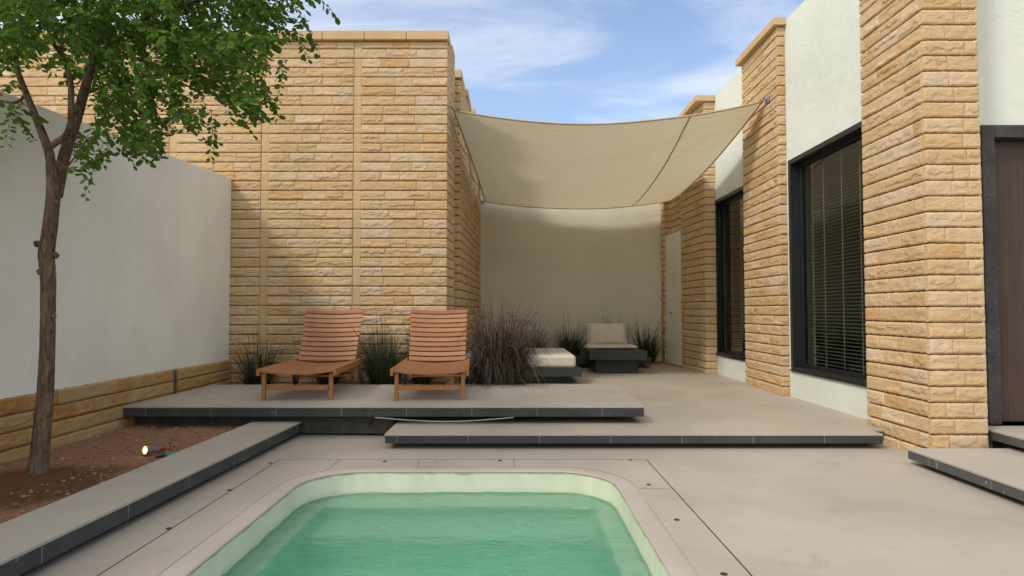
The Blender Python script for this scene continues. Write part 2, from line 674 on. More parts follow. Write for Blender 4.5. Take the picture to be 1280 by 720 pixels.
def mat_leaf(name, a, b, c3, trans=0.35, tcol=None, rough=0.5, spec=0.35):
    t = NT(name)
    co = t.coord()
    isl = t.node('ShaderNodeNewGeometry').outputs['Random Per Island']
    c = t.ramp(isl, [(0.0, a), (0.5, b), (1.0, c3)])
    c = t.mix(t.rng(t.noise(co, 1.7, 3), 0.35, 0.65, 0.0, 0.4), c, tuple(k * 0.75 for k in a))
    p = t.node('ShaderNodeBsdfPrincipled')
    t.set(p, 'Base Color', c)
    t.set(p, 'Roughness', rough)
    t.set(p, 'Specular IOR Level', spec)
    tr = t.node('ShaderNodeBsdfTranslucent')
    t.set(tr, 'Color', tcol or t.mix(0.5, c, (0.26, 0.38, 0.03)))
    mx = t.node('ShaderNodeMixShader')
    mx.inputs[0].default_value = trans
    t.l.new(p.outputs[0], mx.inputs[1])
    t.l.new(tr.outputs[0], mx.inputs[2])
    t.l.new(mx.outputs[0], t.out.inputs[0])
    return t.mat


M['leaf'] = mat_leaf('tree leaf', (0.028, 0.092, 0.020), (0.055, 0.15, 0.028), (0.135, 0.225, 0.036), 0.46, None, 0.55, 0.22)
M['grass_blade'] = mat_leaf('dark green grass', (0.018, 0.027, 0.014), (0.030, 0.046, 0.021), (0.058, 0.072, 0.036), 0.2, (0.06, 0.085, 0.03))
M['purple_blade'] = mat_leaf('purple grass', (0.022, 0.012, 0.011), (0.047, 0.030, 0.027), (0.12, 0.09, 0.072), 0.2, (0.10, 0.05, 0.05), 0.6)
M['straw_blade'] = mat_leaf('straw green blades', (0.05, 0.042, 0.03), (0.10, 0.088, 0.062), (0.22, 0.185, 0.14), 0.2, (0.15, 0.13, 0.08), 0.6)
M['plume'] = mat_leaf('purple plume', (0.11, 0.055, 0.052), (0.19, 0.115, 0.105), (0.32, 0.225, 0.195), 0.3, (0.25, 0.12, 0.11), 0.8)


def mat_bark():
    t = NT('grey brown bark')
    co = t.coord()
    g = t.noise(t.mapping(co, (34, 34, 6.5)), 1.3, 8, 0.68, 1.2)
    c = t.ramp(g, [(0.36, (0.045, 0.029, 0.019)), (0.5, (0.165, 0.11, 0.073)), (0.68, (0.27, 0.19, 0.13))])
    c = t.mix(t.rng(t.noise(co, 4, 5), 0.5, 0.75, 0, 0.5), c, (0.19, 0.145, 0.105))
    b = t.bump(g, 1.0, 0.022)
    b = t.bump(t.noise(co, 90, 4), 0.3, 0.004, b)
    t.bsdf(c, 0.9, b, 0.15)
    return t.mat


M['bark'] = mat_bark()
M['twig'] = mat_plain('dark twig', (0.07, 0.05, 0.03), 0.9)


def mat_pool():
    t = NT('pale pool shell')
    co = t.coord()
    sx = t.node('ShaderNodeSeparateXYZ')
    t.l.new(co, sx.inputs[0])
    c = t.mix(t.rng(t.noise(co, 4, 5), 0.3, 0.7), (0.62, 0.645, 0.51), (0.69, 0.71, 0.585))
    # algae tint just above the waterline, streaky
    st = t.noise(t.mapping(co, (9, 9, 1.5)), 1.0, 5)
    c = t.mix(t.math('MULTIPLY', t.rng(st, 0.4, 0.7), 0.22), c, (0.46, 0.48, 0.24))
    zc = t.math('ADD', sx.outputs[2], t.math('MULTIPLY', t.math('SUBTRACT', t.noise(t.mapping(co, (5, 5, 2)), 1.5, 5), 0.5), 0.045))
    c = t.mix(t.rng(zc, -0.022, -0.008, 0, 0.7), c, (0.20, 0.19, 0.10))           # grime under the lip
    c = t.mix(t.rng(zc, -0.098, -0.128, 0, 0.45), c, (0.33, 0.46, 0.27))           # green tide line
    t.bsdf(c, 0.5, t.bump(t.noise(co, 30, 4), 0.08, 0.004), 0.35)
    return t.mat


def mat_water():
    t = NT('green pool water')
    co = t.coord()
    w1 = t.noise(t.mapping(co, (2.2, 6.0, 1)), 1.6, 5, 0.55, 0.9)
    w2 = t.noise(t.mapping(co, (5, 11, 1)), 2.2, 4, 0.55, 0.5)
    b = t.bump(w1, 0.5, 0.05)
    b = t.bump(w2, 0.9, 0.035, b)
    b = t.bump(t.noise(t.mapping(co, (14, 26, 1)), 2.0, 3, 0.5, 0.4), 0.3, 0.008, b)
    g = t.node('ShaderNodeBsdfRefraction')
    g.inputs['Color'].default_value = (1, 1, 1, 1)
    g.inputs['Roughness'].default_value = 0.0
    g.inputs['IOR'].default_value = 1.33
    t.l.new(b, g.inputs['Normal'])
    gl = t.node('ShaderNodeBsdfGlossy')
    gl.inputs['Roughness'].default_value = 0.03
    t.l.new(b, gl.inputs['Normal'])
    fr = t.node('ShaderNodeFresnel')
    fr.inputs['IOR'].default_value = 1.33
    t.l.new(b, fr.inputs['Normal'])
    # suspended matter: the water itself is cloudy green
    df = t.node('ShaderNodeBsdfDiffuse')
    df.inputs['Color'].default_value = (0.13, 0.80, 0.57, 1)
    t.l.new(b, df.inputs['Normal'])
    m0 = t.node('ShaderNodeMixShader')
    t.set(m0, 0, 0.15)
    t.l.new(g.outputs[0], m0.inputs[1])
    t.l.new(df.outputs[0], m0.inputs[2])
    m1 = t.node('ShaderNodeMixShader')
    t.l.new(t.math('MULTIPLY', fr.outputs[0], 0.7), m1.inputs[0])
    t.l.new(m0.outputs[0], m1.inputs[1])
    t.l.new(gl.outputs[0], m1.inputs[2])
    t.l.new(m1.outputs[0], t.out.inputs['Surface'])
    ab = t.node('ShaderNodeVolumeAbsorption')
    ab.inputs['Color'].default_value = (0.05, 0.90, 0.74, 1)
    ab.inputs['Density'].default_value = 0.72
    t.l.new(ab.outputs[0], t.out.inputs['Volume'])
    return t.mat


def mat_glass():
    t = NT('window glass')
    tr = t.node('ShaderNodeBsdfTransparent')
    tr.inputs[0].default_value = (0.72, 0.76, 0.72, 1)
    gl = t.node('ShaderNodeBsdfGlossy')
    gl.inputs['Roughness'].default_value = 0.004
    gl.inputs['Color'].default_value = (0.85, 0.85, 0.80, 1)
    b = t.bump(t.noise(t.coord(), 2.0, 2), 0.02, 0.02)
    t.l.new(b, gl.inputs['Normal'])
    fr = t.node('ShaderNodeFresnel')
    fr.inputs['IOR'].default_value = 1.62
    mx = t.node('ShaderNodeMixShader')
    geo = t.node('ShaderNodeNewGeometry')
    f = t.math('MULTIPLY', fr.outputs[0], t.math('SUBTRACT', 1.0, geo.outputs['Backfacing']))
    t.l.new(f, mx.inputs[0])
    t.l.new(tr.outputs[0], mx.inputs[1])
    t.l.new(gl.outputs[0], mx.inputs[2])
    t.l.new(mx.outputs[0], t.out.inputs[0])
    return t.mat


def mat_emit(name, col, s):
    t = NT(name)
    e = t.node('ShaderNodeEmission')
    e.inputs[0].default_value = (*col, 1)
    e.inputs[1].default_value = s
    t.l.new(e.outputs[0], t.out.inputs[0])
    return t.mat


M['pool'] = mat_pool()
M['water'] = mat_water()
M['glass'] = mat_glass()
M['bulb'] = mat_emit('lit bulb', (1.0, 0.66, 0.26), 2.2)

# ------------------------------------------------------------------ stone masonry
COURSE = 0.1067
srng = np.random.default_rng(7)


def one_stone(mb, o, u, n, u0, u1, v0, v1, t, amp, rough=0.0022):
    """one rock faced block: a displaced front with returns running back into the wall"""
    L, H = u1 - u0, v1 - v0
    nu = max(2, int(round(L / 0.017)))
    nv = 11 if H < 0.15 else 14
    us = np.linspace(0, L, nu + 1)
    vs = np.linspace(0, H, nv + 1)
    U, V = np.meshgrid(us, vs, indexing='ij')
    e = np.minimum(np.minimum(U, L - U), np.minimum(V, H - V))
    m = np.clip(e / 0.012, 0, 1)
    m = m * m * (3 - 2 * m)
    kn = np.arange(0, L + 0.06, 0.028)
    base = H * srng.uniform(0.25, 0.6)
    jag = np.interp(us, kn + srng.uniform(-0.009, 0.009, len(kn)), base + srng.normal(0, H * 0.10, len(kn)))
    side = 1 if srng.random() < 0.75 else -1
    step = 0.5 + 0.5 * np.tanh(side * (V - jag[:, None]) * 260)
    gu, gv = max(2, int(L / 0.05) + 2), 4
    cg = srng.normal(0, 1, (gu, gv))
    iu = np.clip(us / max(L, 1e-6) * (gu - 1), 0, gu - 1.001)
    iv = np.clip(vs / H * (gv - 1), 0, gv - 1.001)
    a, b = iu.astype(int), iv.astype(int)
    fu, fv = (iu - a)[:, None], (iv - b)[None, :]
    cn = (cg[np.ix_(a, b)] * (1 - fu) * (1 - fv) + cg[np.ix_(a + 1, b)] * fu * (1 - fv)
          + cg[np.ix_(a, b + 1)] * (1 - fu) * fv + cg[np.ix_(a + 1, b + 1)] * fu * fv)
    ev = np.clip(np.minimum(V, H - V) / 0.012, 0, 1)
    h = -0.0045 * (1 - ev) ** 2 - 0.0012 * (1 - m) + m * (amp * step + rough * cn + srng.normal(0, 0.0006, U.shape))
    # ragged arrises
    jit = 0.0012
    UU = U + np.where((U > 0) & (U < L), srng.normal(0, 0.001, U.shape), srng.normal(0, jit * 0.6, U.shape))
    VV = V + np.where((V > 0) & (V < H), 0, srng.normal(0, jit, V.shape))
    o = np.array(o)
    pts = (o[None, None, :] + (UU + u0)[..., None] * np.array(u) + (VV + v0)[..., None] * np.array((0, 0, 1.0)) + h[..., None] * np.array(n))
    verts = pts.reshape(-1, 3).tolist()
    W_ = nv + 1
    idx = lambda i, j: i * W_ + j
    flip = Vector(u).cross(Vector((0, 0, 1))).dot(Vector(n)) < 0
    faces = []
    for i in range(nu):
        for j in range(nv):
            q = (idx(i, j), idx(i + 1, j), idx(i + 1, j + 1), idx(i, j + 1))
            faces.append(q[::-1] if flip else q)
    rim = [idx(i, 0) for i in range(nu + 1)] + [idx(nu, j) for j in range(1, nv + 1)] + [idx(i, nv) for i in range(nu - 1, -1, -1)] + [idx(0, j) for j in range(nv - 1, 0, -1)]
    b0 = len(verts)
    nn = np.array(n)
    for k in rim:
        p = np.array(verts[k])
        p = p - nn * (np.dot(p - o, nn) + t)
        verts.append(p.tolist())
    k = len(rim)
    for i in range(k):
        j = (i + 1) % k
        q = (rim[i], b0 + i, b0 + j, rim[j])
        faces.append(q[::-1] if flip else q)
    mb.add(verts, faces)


def stone_face(mb, o, u, n, L, z0, z1, e0=0.0, e1=0.0, course=COURSE, t=0.032, lo=0.17, hi=0.39, gap=0.011, blocks=1, flat=0.3):
    """courses of blocks over a face; e0/e1 lap past the ends to cover the corners"""
    k0 = 0
    z = z0
    o = Vector((o[0], o[1], 0))
    while z < z1 - 0.02:
        top = min(z + course * blocks, z1)
        x = -e0
        end = L + e1
        while x < end - 1e-4:
            w = srng.uniform(lo, hi)
            if end - (x + w) < lo * 0.6:
                w = end - x
            amp = 0.0015 if srng.random() < flat else srng.uniform(0.003, 0.0085)
            if top - z > 0.03:
                one_stone(mb, o, u, n, x + 0.0015, x + w - 0.0015, z + gap * 0.5, top - gap * 0.5, t, amp)
            x += w
        z = top


def plain_blocks(mb, o, u, n, L, z0, z1, course, t=0.032):
    z = z0
    while z < z1 - 0.02:
        top = min(z + course, z1)
        one_stone(mb, (o[0], o[1], 0), u, n, 0.002, L - 0.002, z + 0.003, top - 0.003, t, 0.0005, 0.0004)
        z = top


# ================================================================== SETTING
YW = 7.08                                   # front of the stone house
YB = 11.1                                   # back wall
TOP = 4.05

# ground: one sheet to the horizon with the courtyard left open
g = MB()
a, b = (-9.0, -6.0), (9.5, 18.0)
Q = 700
g.add([(-Q, -Q, -0.03), (Q, -Q, -0.03), (Q, a[1], -0.03), (-Q, a[1], -0.03)], [(0, 1, 2, 3)])
g.add([(-Q, b[1], -0.03), (Q, b[1], -0.03), (Q, Q, -0.03), (-Q, Q, -0.03)], [(0, 1, 2, 3)])
g.add([(-Q, a[1], -0.03), (a[0], a[1], -0.03), (a[0], b[1], -0.03), (-Q, b[1], -0.03)], [(0, 1, 2, 3)])
g.add([(b[0], a[1], -0.03), (Q, a[1], -0.03), (Q, b[1], -0.03), (b[0], b[1], -0.03)], [(0, 1, 2, 3)])
props(g.build('ground', M['ground']), kind='structure')

# pool outline -------------------------------------------------------
PX0, PX1, PY0, PY1 = -1.235, 0.600, 0.75, 4.035


def outline(off, rad=0.34, k=10):
    x0, x1, y0, y1 = PX0 - off, PX1 + off, PY0 - off, PY1 + off
    r = max(0.05, rad + off)
    pts = []
    for cx, cy, a0 in ((x1 - r, y1 - r, 0), (x0 + r, y1 - r, 90), (x0 + r, y0 + r, 180), (x1 - r, y0 + r, 270)):
        for i in range(k + 1):
            an = R(a0 + 90 * i / k)
            pts.append((cx + r * math.cos(an), cy + r * math.sin(an)))
    # add points on the straight runs
    out = []
    n = len(pts)
    for i in range(n):
        p, q = pts[i], pts[(i + 1) % n]
        L = math.dist(p, q)
        m = max(1, int(L / 0.12))
        for j in range(m):
            out.append((p[0] + (q[0] - p[0]) * j / m, p[1] + (q[1] - p[1]) * j / m))
    return out


def sheet_with_hole(outer, inner, z, name, mat):
    bm = bmesh.new()
    def loop(pts):
        vs = [bm.verts.new((x, y, z)) for x, y in pts]
        return [bm.edges.new((vs[i], vs[(i + 1) % len(vs)])) for i in range(len(vs))]
    ed = loop(outer) + loop(inner)
    bmesh.ops.triangle_fill(bm, edges=ed, use_beauty=True)
    bmesh.ops.recalc_face_normals(bm, faces=bm.faces)
    if sum(f.normal.z for f in bm.faces) < 0:
        bmesh.ops.reverse_faces(bm, faces=bm.faces)
    mb = MB()
    mb.bm(bm)
    return props(mb.build(name, mat), kind='structure')


SX0, SX1, SY0, SY1 = -1.566, 0.905, 0.3, 4.36
rect = lambda x0, x1, y0, y1: [(x0, y0), (x1, y0), (x1, y1), (x0, y1)]
gp = 0.0055
sheet_with_hole(rect(-3.4, 8.5, -5.9, 5.4), rect(SX0 - gp, SX1 + gp, SY0 - gp, SY1 + gp), 0.0, 'pool_deck', M['deck'])
ring_prof = [(0.1080, 0.0006), (0.1045, 0.0025), (0.085, 0.004), (0.012, 0.004), (0.004, 0.002), (0.0, -0.003), (0.002, -0.010)]
sheet_with_hole(rect(SX0 + 0.001, SX1 - 0.001, SY0 + 0.001, SY1 - 0.001), outline(0.1075), 0.0, 'pool_surround', M['surround'])
sheet_with_hole(rect(-3.39, 8.4, -5.8, 5.35), outline(0.045), -0.02, 'deck_bed', M['under'])
# dark bed under the joints
jb = MB()
for (x0, x1, y0, y1) in ((SX0 - 0.02, SX0 + 0.02, SY0 - 0.02, SY1 + 0.02), (SX1 - 0.02, SX1 + 0.02, SY0 - 0.02, SY1 + 0.02),
                         (SX0 + 0.021, SX1 - 0.021, SY1 - 0.02, SY1 + 0.02), (SX0 + 0.021, SX1 - 0.021, SY0 - 0.02, SY0 + 0.02)):
    jb.add([(x0, y0, -0.008), (x1, y0, -0.008), (x1, y1, -0.008), (x0, y1, -0.008)], [(0, 1, 2, 3)])
# joint under the rounded lip edge
oa, ob = outline(0.118), outline(0.098)
for pts in (((642.5, 573, 2), (642.5, 586)), ((524, 574, 1.2), (521.5, 585.5)), ((425, 574.5, 1.2), (409, 587.5)), ((779, 610, 1.2), (840, 611.5))):
    p, q = G(pts[0][0], pts[0][1]), G(pts[1][0], pts[1][1])
    dd = (q - p).normalized().cross(Vector((0, 0, 1))) * 0.0016
    jb.add([(v.x, v.y, 0.0012) for v in (p - dd, p + dd, q + dd, q - dd)], [(0, 1, 2, 3)])
props(jb.build('deck_joint', M['joint']), kind='structure')


def ring(profile, name, mat, smooth=True, wob=0.0, close=False):
    mb = MB()
    loops = [outline(o) for o, z in profile]
    n = min(len(l) for l in loops)
    base = outline(0.0)
    n = len(base)
    cx, cy = (PX0 + PX1) / 2, (PY0 + PY1) / 2
    # same topology for every ring: move base points along their outward normals
    nor = []
    for i in range(n):
        p, q = base[i - 1], base[(i + 1) % n]
        d = Vector((q[0] - p[0], q[1] - p[1])).normalized()
        nor.append((d.y, -d.x))
    rr = random.Random(3)
    vs = []
    for o, z in profile:
        for i in range(n):
            w = wob * (mnoise.noise(Vector((base[i][0] * 2.1, base[i][1] * 2.1, z * 3))))
            vs.append((base[i][0] + nor[i][0] * (o + w), base[i][1] + nor[i][1] * (o + w), z))
    fs = []
    for k in range(len(profile) - 1):
        for i in range(n):
            j = (i + 1) % n
            fs.append((k * n + i, k * n + j, (k + 1) * n + j, (k + 1) * n + i))
    if close:
        fs.append(tuple((len(profile) - 1) * n + i for i in range(n)))
    # orientation: seen from above / inside
    fs = [f[::-1] for f in fs]
    mb.add(vs, fs)
    o = mb.build(name, mat, smooth=45)
    bm = bmesh.new()
    bm.from_mesh(o.data)
    bm.normal_update()
    bm.to_mesh(o.data)
    bm.free()
    return props(o, kind='structure')


ring(ring_prof, 'pool_lip', M['lip'], wob=0.003)
ring([(0.1105, 0.0002), (0.1095, 0.0016), (0.1060, 0.0030)], 'grout_line', M['grout'])
ring([(0.003, -0.006), (0.002, -0.10), (0.0, -0.165), (-0.006, -0.176), (-0.115, -0.184), (-0.130, -0.205), (-0.138, -0.5), (-0.14, -1.10)],
     'pool_basin', M['pool'], close=True)
st = MB()
for (y0, y1, z) in ((3.42, 3.81, -0.33), (3.05, 3.46, -0.52), (2.6, 3.09, -0.72)):
    st.box((PX0 + 0.10, y0, -1.10), (PX1 - 0.10, y1, z), bev=0.03)
st.box((PX0 + 0.125, 3.77, -1.10), (PX1 - 0.125, 4.02, -0.160), bev=0.02)
props(st.build('pool_steps', M['pool']), kind='structure')

# water: a rippled sheet with a body under it
WZ = -0.128
wb = MB()
nx, ny = 170, 240
wx0, wx1, wy0, wy1 = PX0 - 0.02, PX1 + 0.02, PY0 - 0.02, PY1 + 0.02


def ripple(x, y):
    h = 0.0055 * mnoise.noise(Vector((x * 3.2, y * 7.5, 0.3))) + 0.0045 * mnoise.noise(Vector((x * 8 + 4, y * 15, 1.3)))
    h += 0.0022 * mnoise.noise(Vector((x * 17, y * 30, 7.3)))
    for bx, by in ((0.105, 3.41), (-0.72, 3.38)):
        d2 = ((x - bx) / 0.11) ** 2 + ((y - by) / 0.10) ** 2
        h += math.exp(-d2) * (0.006 + 0.016 * mnoise.noise(Vector((x * 45, y * 45, 2))))
    return h


vs, fs = [], []
for i in range(nx + 1):
    for j in range(ny + 1):
        x, y = wx0 + (wx1 - wx0) * i / nx, wy0 + (wy1 - wy0) * j / ny
        vs.append((x, y, WZ + ripple(x, y)))
for i in range(nx):
    for j in range(ny):
        q = i * (ny + 1) + j
        fs.append((q, q + ny + 1, q + ny + 2, q + 1))
nb = len(vs)
rim = [i * (ny + 1) for i in range(nx + 1)] + [nx * (ny + 1) + j for j in range(1, ny + 1)] + [i * (ny + 1) + ny for i in range(nx - 1, -1, -1)] + [j for j in range(ny - 1, 0, -1)]
for k in rim:
    vs.append((vs[k][0], vs[k][1], -1.2))
for i in range(len(rim)):
    j = (i + 1) % len(rim)
    fs.append((rim[i], nb + i, nb + j, rim[j]))
fs.append(tuple(nb + i for i in range(len(rim)))[::-1])
wb.add(vs, fs)
props(wb.build('water', M['water'], smooth=60), kind='structure')

# terrace floor (its front edge is the first step up from the deck)
def slab(name, poly, z0, z1, mats, sup=None, tile=0.015, parent=None, org=None):
    mb = MB()
    mb.prism(poly, z0, z1 - tile, 0, 0.003)
    cx = sum(p[0] for p in poly) / len(poly)
    cy = sum(p[1] for p in poly) / len(poly)
    big = []
    n = len(poly)
    for i in range(n):
        p0, p1, p2 = Vector(poly[i - 1]), Vector(poly[i]), Vector(poly[(i + 1) % n])
        d0, d1 = (p1 - p0).normalized(), (p2 - p1).normalized()
        n0, n1 = Vector((d0.y, -d0.x)), Vector((d1.y, -d1.x))
        big.append(p1 + (n0 + n1) * 0.003)
    mb.prism([(p.x, p.y) for p in big], z1 - tile + 0.0005, z1, 1, 0.003)
    if sup:
        mb.prism(sup, -0.05, z0 - 0.0005, 2)
    return mb.build(name, mats, parent=parent, org=org)


TMATS = [M['tile'], M['terrace'], M['under']]
WMATS = [M['worn_tile'], M['slab_top'], M['under']]
PMATS = [M['tile'], M['slab_top'], M['under']]
ter = slab('terrace_floor', [(-0.922, 4.68), (2.690, 4.68), (2.69, 4.84), (2.79, 4.84), (2.79, 5.1), (3.0, 5.1), (3.0, 11.2), (-0.922, 11.2)],
           0.041, 0.11, TMATS, [(-0.86, 4.80), (2.64, 4.80), (2.64, 11.1), (-0.86, 11.1)])
props(ter, kind='structure')

# raised platform with the loungers
ZP = 0.248
plat = slab('raised_platform', [(-3.075, 5.10), (1.045, 5.10), (1.075, 6.60), (-3.075, 6.60)], 0.165, ZP, PMATS, None)
props(plat, 'long raised cement platform with dark edge carrying the two wooden loungers', 'platform')
pl = MB()
pl.prism([(-3.06, 5.24), (-0.95, 5.165), (-0.95, 6.5), (-3.06, 6.5)], 0.02, 0.1645)
pl.prism([(-0.94, 5.45), (0.75, 5.45), (0.75, 6.5), (-0.94, 6.5)], 0.112, 0.1645)
pl.build('support', M['under'], plat)

# planter soil
sb = MB()
nx, ny = 50, 120
vs, fs = [], []
for i in range(nx + 1):
    for j in range(ny + 1):
        x, y = -3.12 + 1.30 * i / nx, -3 + 8.3 * j / ny
        z = 0.078 + 0.012 * mnoise.noise(Vector((x * 3, y * 3, 0))) + 0.005 * mnoise.noise(Vector((x * 11, y * 11, 3))) + 0.003 * mnoise.noise(Vector((x * 30, y * 30, 5)))
        z += 0.03 * math.exp(-((x + 2.64) ** 2 + (y - 3.56) ** 2) / 0.035)
        vs.append((x, y, z))
for i in range(nx):
    for j in range(ny):
        q = i * (ny + 1) + j
        fs.append((q, q + ny + 1, q + ny + 2, q + 1))
sb.add(vs, fs)
props(sb.build('soil', M['soil'], smooth=True), kind='structure')
b2 = MB()
b2.box((-3.1, 6.615, 0.0), (0.30, YW - 0.005, 0.19))
props(b2.build('planting_bed', M['soil']), kind='structure')
b3 = MB()
b3.box((-0.62, 10.72, 0.111), (2.62, YB - 0.002, 0.135))
props(b3.build('planting_soil', M['soil']), kind='structure')

prng = random.Random(11)
pb = MB()
for i in range(1500):
    x, y = prng.uniform(-3.05, -2.08), prng.uniform(1.6, 5.15)
    r = prng.choice((0.003, 0.004, 0.005, 0.006, 0.010)) * prng.uniform(0.7, 1.3)
    bm = bmesh.new()
    bmesh.ops.create_icosphere(bm, subdivisions=1, radius=r)
    for v in bm.verts:
        v.co = Vector((v.co.x * prng.uniform(0.8, 1.3), v.co.y * prng.uniform(0.8, 1.3), v.co.z * 0.7))
    pb.bm(bm, 0, Matrix.Translation((x, y, 0.083 + 0.012 * mnoise.noise(Vector((x * 3, y * 3, 0))))))
props(pb.build('gravel', M['pebble']), kind='stuff')

# kerb (low planter bench)
kerb_poly = [(-1.995, -3.0), (-1.69, 5.158), (-2.07, 5.158), (-2.245, -3.0)]
kerb_poly = [(-2.004, -3.0), (-1.69, 5.158), (-2.07, 5.158), (-2.23, -3.0)]
kerb = slab('planter_kerb', kerb_poly, 0.036, 0.12, PMATS, [(-2.06, -3.0), (-1.745, 5.155), (-2.06, 5.155), (-2.2, -3.0)])
props(kerb, 'long low cement kerb with dark tiled edge between the red soil and the pool deck', 'kerb')

# entrance steps
s1 = slab('entrance_step', [(2.60, -2.0), (4.9, -2.0), (4.9, 4.24), (2.60, 4.24)], 0.032, 0.10, WMATS,
          [(2.72, -2.0), (4.9, -2.0), (4.9, 4.24), (2.72, 4.24)])
props(s1, 'lower of the two entrance steps, lying on the deck beside the stone pillar', 'step')
s2 = slab('entrance_step', [(3.235, -2.0), (4.9, -2.0), (4.9, 4.50), (3.235, 4.50)], 0.132, 0.20, WMATS,
          [(3.35, -2.0), (4.9, -2.0), (4.9, 4.50), (3.35, 4.50)])
props(s2, 'upper entrance step directly under the dark brown door', 'step')

# ------------------------------------------------------------------ left garden wall
gw = thing('garden_wall', 'plain white rendered garden wall on a golden stone base behind the tree', 'wall', (-3.2, 3.0, 0))
mb = MB()
ztop = lambda y: 2.475 - 0.041 * (7.05 - y)          # the wall top falls gently towards the camera
bm = bmesh.new()
wv = [[bm.verts.new((xx, yy, zz)) for xx, zz in ((-3.32, 0.0), (-3.12, 0.0), (-3.12, ztop(yy)), (-3.32, ztop(yy)))] for yy in (-5.0, YW - 0.005)]
bm.faces.new(wv[0])
bm.faces.new(wv[1][::-1])
for i in range(4):
    j = (i + 1) % 4
    bm.faces.new((wv[0][i], wv[0][j], wv[1][j], wv[1][i]))
bmesh.ops.recalc_face_normals(bm, faces=bm.faces)
bmesh.ops.bevel(bm, geom=list(bm.edges), offset=0.005, segments=2, profile=0.5, affect='EDGES')
mb.bm(bm)
mb.build('wall_panel', M['white_wall'], gw)
mb = MB()
pz0 = 0.47 - 4 * COURSE
for (y0, y1) in ((-3.0, 5.86), (5.94, YW - 0.03)):
    # u runs along +y, normal +x
    stone_face(mb, (-3.082, y0, 0), (0, 1, 0), (1, 0, 0), y1 - y0, pz0, 0.47, t=0.036, lo=0.42, hi=0.75, flat=0.5)
mb.build('stone_base', M['stone_gold'], gw)
mb = MB()
mb.box((-3.119, -3.0, 0.0), (-3.10, YW - 0.03, 0.462))
mb.build('mortar', M['mortar'], gw)
mb = MB()
mb.tube([(-3.098, 5.90, 0.05), (-3.098, 5.90, 0.40), (-3.104, 5.90, 0.44), (-3.13, 5.90, 0.455)], 0.016, 10)
mb.build('drain_pipe', M['pipe'], gw, smooth=60)

# ------------------------------------------------------------------ left stone house
sh = thing('stone_house', 'sandstone house of split faced courses with stepped piers, left of the shade sail', 'house', (-2.5, 8.0, 0))
XC = -0.754
mb_s, mb_c, mb_p, mb_m = MB(), MB(), MB(), MB()
strips = [(-3.83, -3.745), (-2.800, -2.712), (-1.772, -1.682)]
x = -6.4
z0 = TOP - 38 * COURSE
for (a0, a1) in strips + [(None, None)]:
    e = a0 if a0 is not None else XC
    stone_face(mb_s, (x, YW, 0), (1, 0, 0), (0, -1, 0), e - x, z0, TOP - 0.02, e1=0.0 if a0 is not None else 0.03)
    if a0 is not None:
        mb_p = MB()
        plain_blocks(mb_p, (a0, YW + 0.006, 0), (1, 0, 0), (0, -1, 0), a1 - a0, z0, TOP - 0.02, COURSE * 2)
        mb_p.build('pilaster', M['coping'], sh)
        x = a1
# piers on the courtyard side (faces look +x)
piers = [(YW, 7.67, XC, -0.722), (8.25, 9.63, -0.700, -0.645), (9.85, 10.98, -0.636, -0.590)]
core = MB()
core.prism([(-6.4, YW + 0.022), (XC - 0.024, YW + 0.022), (XC - 0.024, 11.4), (-6.4, 11.4)], -0.1, TOP - 0.03)
for k, (y0, y1, xa, xb) in enumerate(piers):
    d = Vector((xb - xa, y1 - y0, 0))
    L = d.length
    d.normalize()
    nrm = Vector((d.y, -d.x, 0))
    off = 0.024
    if k:
        stone_face(mb_s, (xa - 0.5, y0, 0), (1, 0, 0), (0, -1, 0), 0.5, z0, TOP - 0.02, e1=0.03)
        core.prism([(xa - 0.5, y0 + 0.022), (xa - 0.022, y0 + 0.022), (xb - 0.022, y1), (xa - 0.5, y1)], -0.1, TOP - 0.03)
    sx = Vector((xa, y0, 0)) + nrm * 0.028 + d * 0.033
    stone_face(mb_s, sx, d, nrm, L - 0.033, z0, TOP - 0.02)
core.build('mortar', M['mortar'], sh)
# recesses between the piers
for (y0, y1, xx) in ((7.67, 8.25, -0.90), (9.63, 9.85, -0.88), (10.98, 11.3, -0.545)):
    if xx > -0.6:
        stone_face(mb_s, (xx - 0.3, y0, 0), (1, 0, 0), (0, -1, 0), 0.3, z0, TOP - 0.02, e1=0.0)
        stone_face(mb_s, (xx, y0 + 0.03, 0), (0, 1, 0), (1, 0, 0), y1 - y0, z0, TOP - 0.02)
mb_s.build('stone_wall', M['stone'], sh)
# coping
for i in range(14):
    x0, x1 = XC + 0.045 - 0.47 * (i + 1), XC + 0.045 - 0.47 * i
    if x1 < -6.2:
        break
    mb_c.box((x0 + 0.002, YW - 0.045, TOP - 0.018), (x1 - 0.002, YW + 0.35, TOP + 0.085), bev=0.007)
mb_c.box((XC - 0.3, YW + 0.352, TOP - 0.018), (XC + 0.055, 7.72, TOP + 0.085), bev=0.007)
mb_c.build('coping', M['coping'], sh)
mb_c = MB()
mb_c.box((-1.1, 8.20, TOP - 0.018), (-0.655, 8.9, TOP + 0.085), bev=0.007)
mb_c.box((-1.1, 8.904, TOP - 0.018), (-0.62, 9.66, TOP + 0.085), bev=0.007)
mb_c.build('coping', M['coping'], sh)
mb_c = MB()
mb_c.box((-1.1, 9.80, TOP - 0.018), (-0.57, 11.0, TOP + 0.085), bev=0.007)
mb_c.build('coping', M['coping'], sh)
mb = MB()
mb.box((-6.4, YW + 0.36, TOP - 0.2), (-1.12, 14.0, TOP - 0.05))
mb.build('roof', M['mortar'], sh)

# ------------------------------------------------------------------ back wall
mb = MB()
mb.box((-1.2, YB, 0.0), (3.2, YB + 0.2, TOP - 0.02), bev=0.004)
props(mb.build('courtyard_wall', M['back_wall']), 'cream rendered wall closing the far end of the courtyard below the shade sail', 'wall')

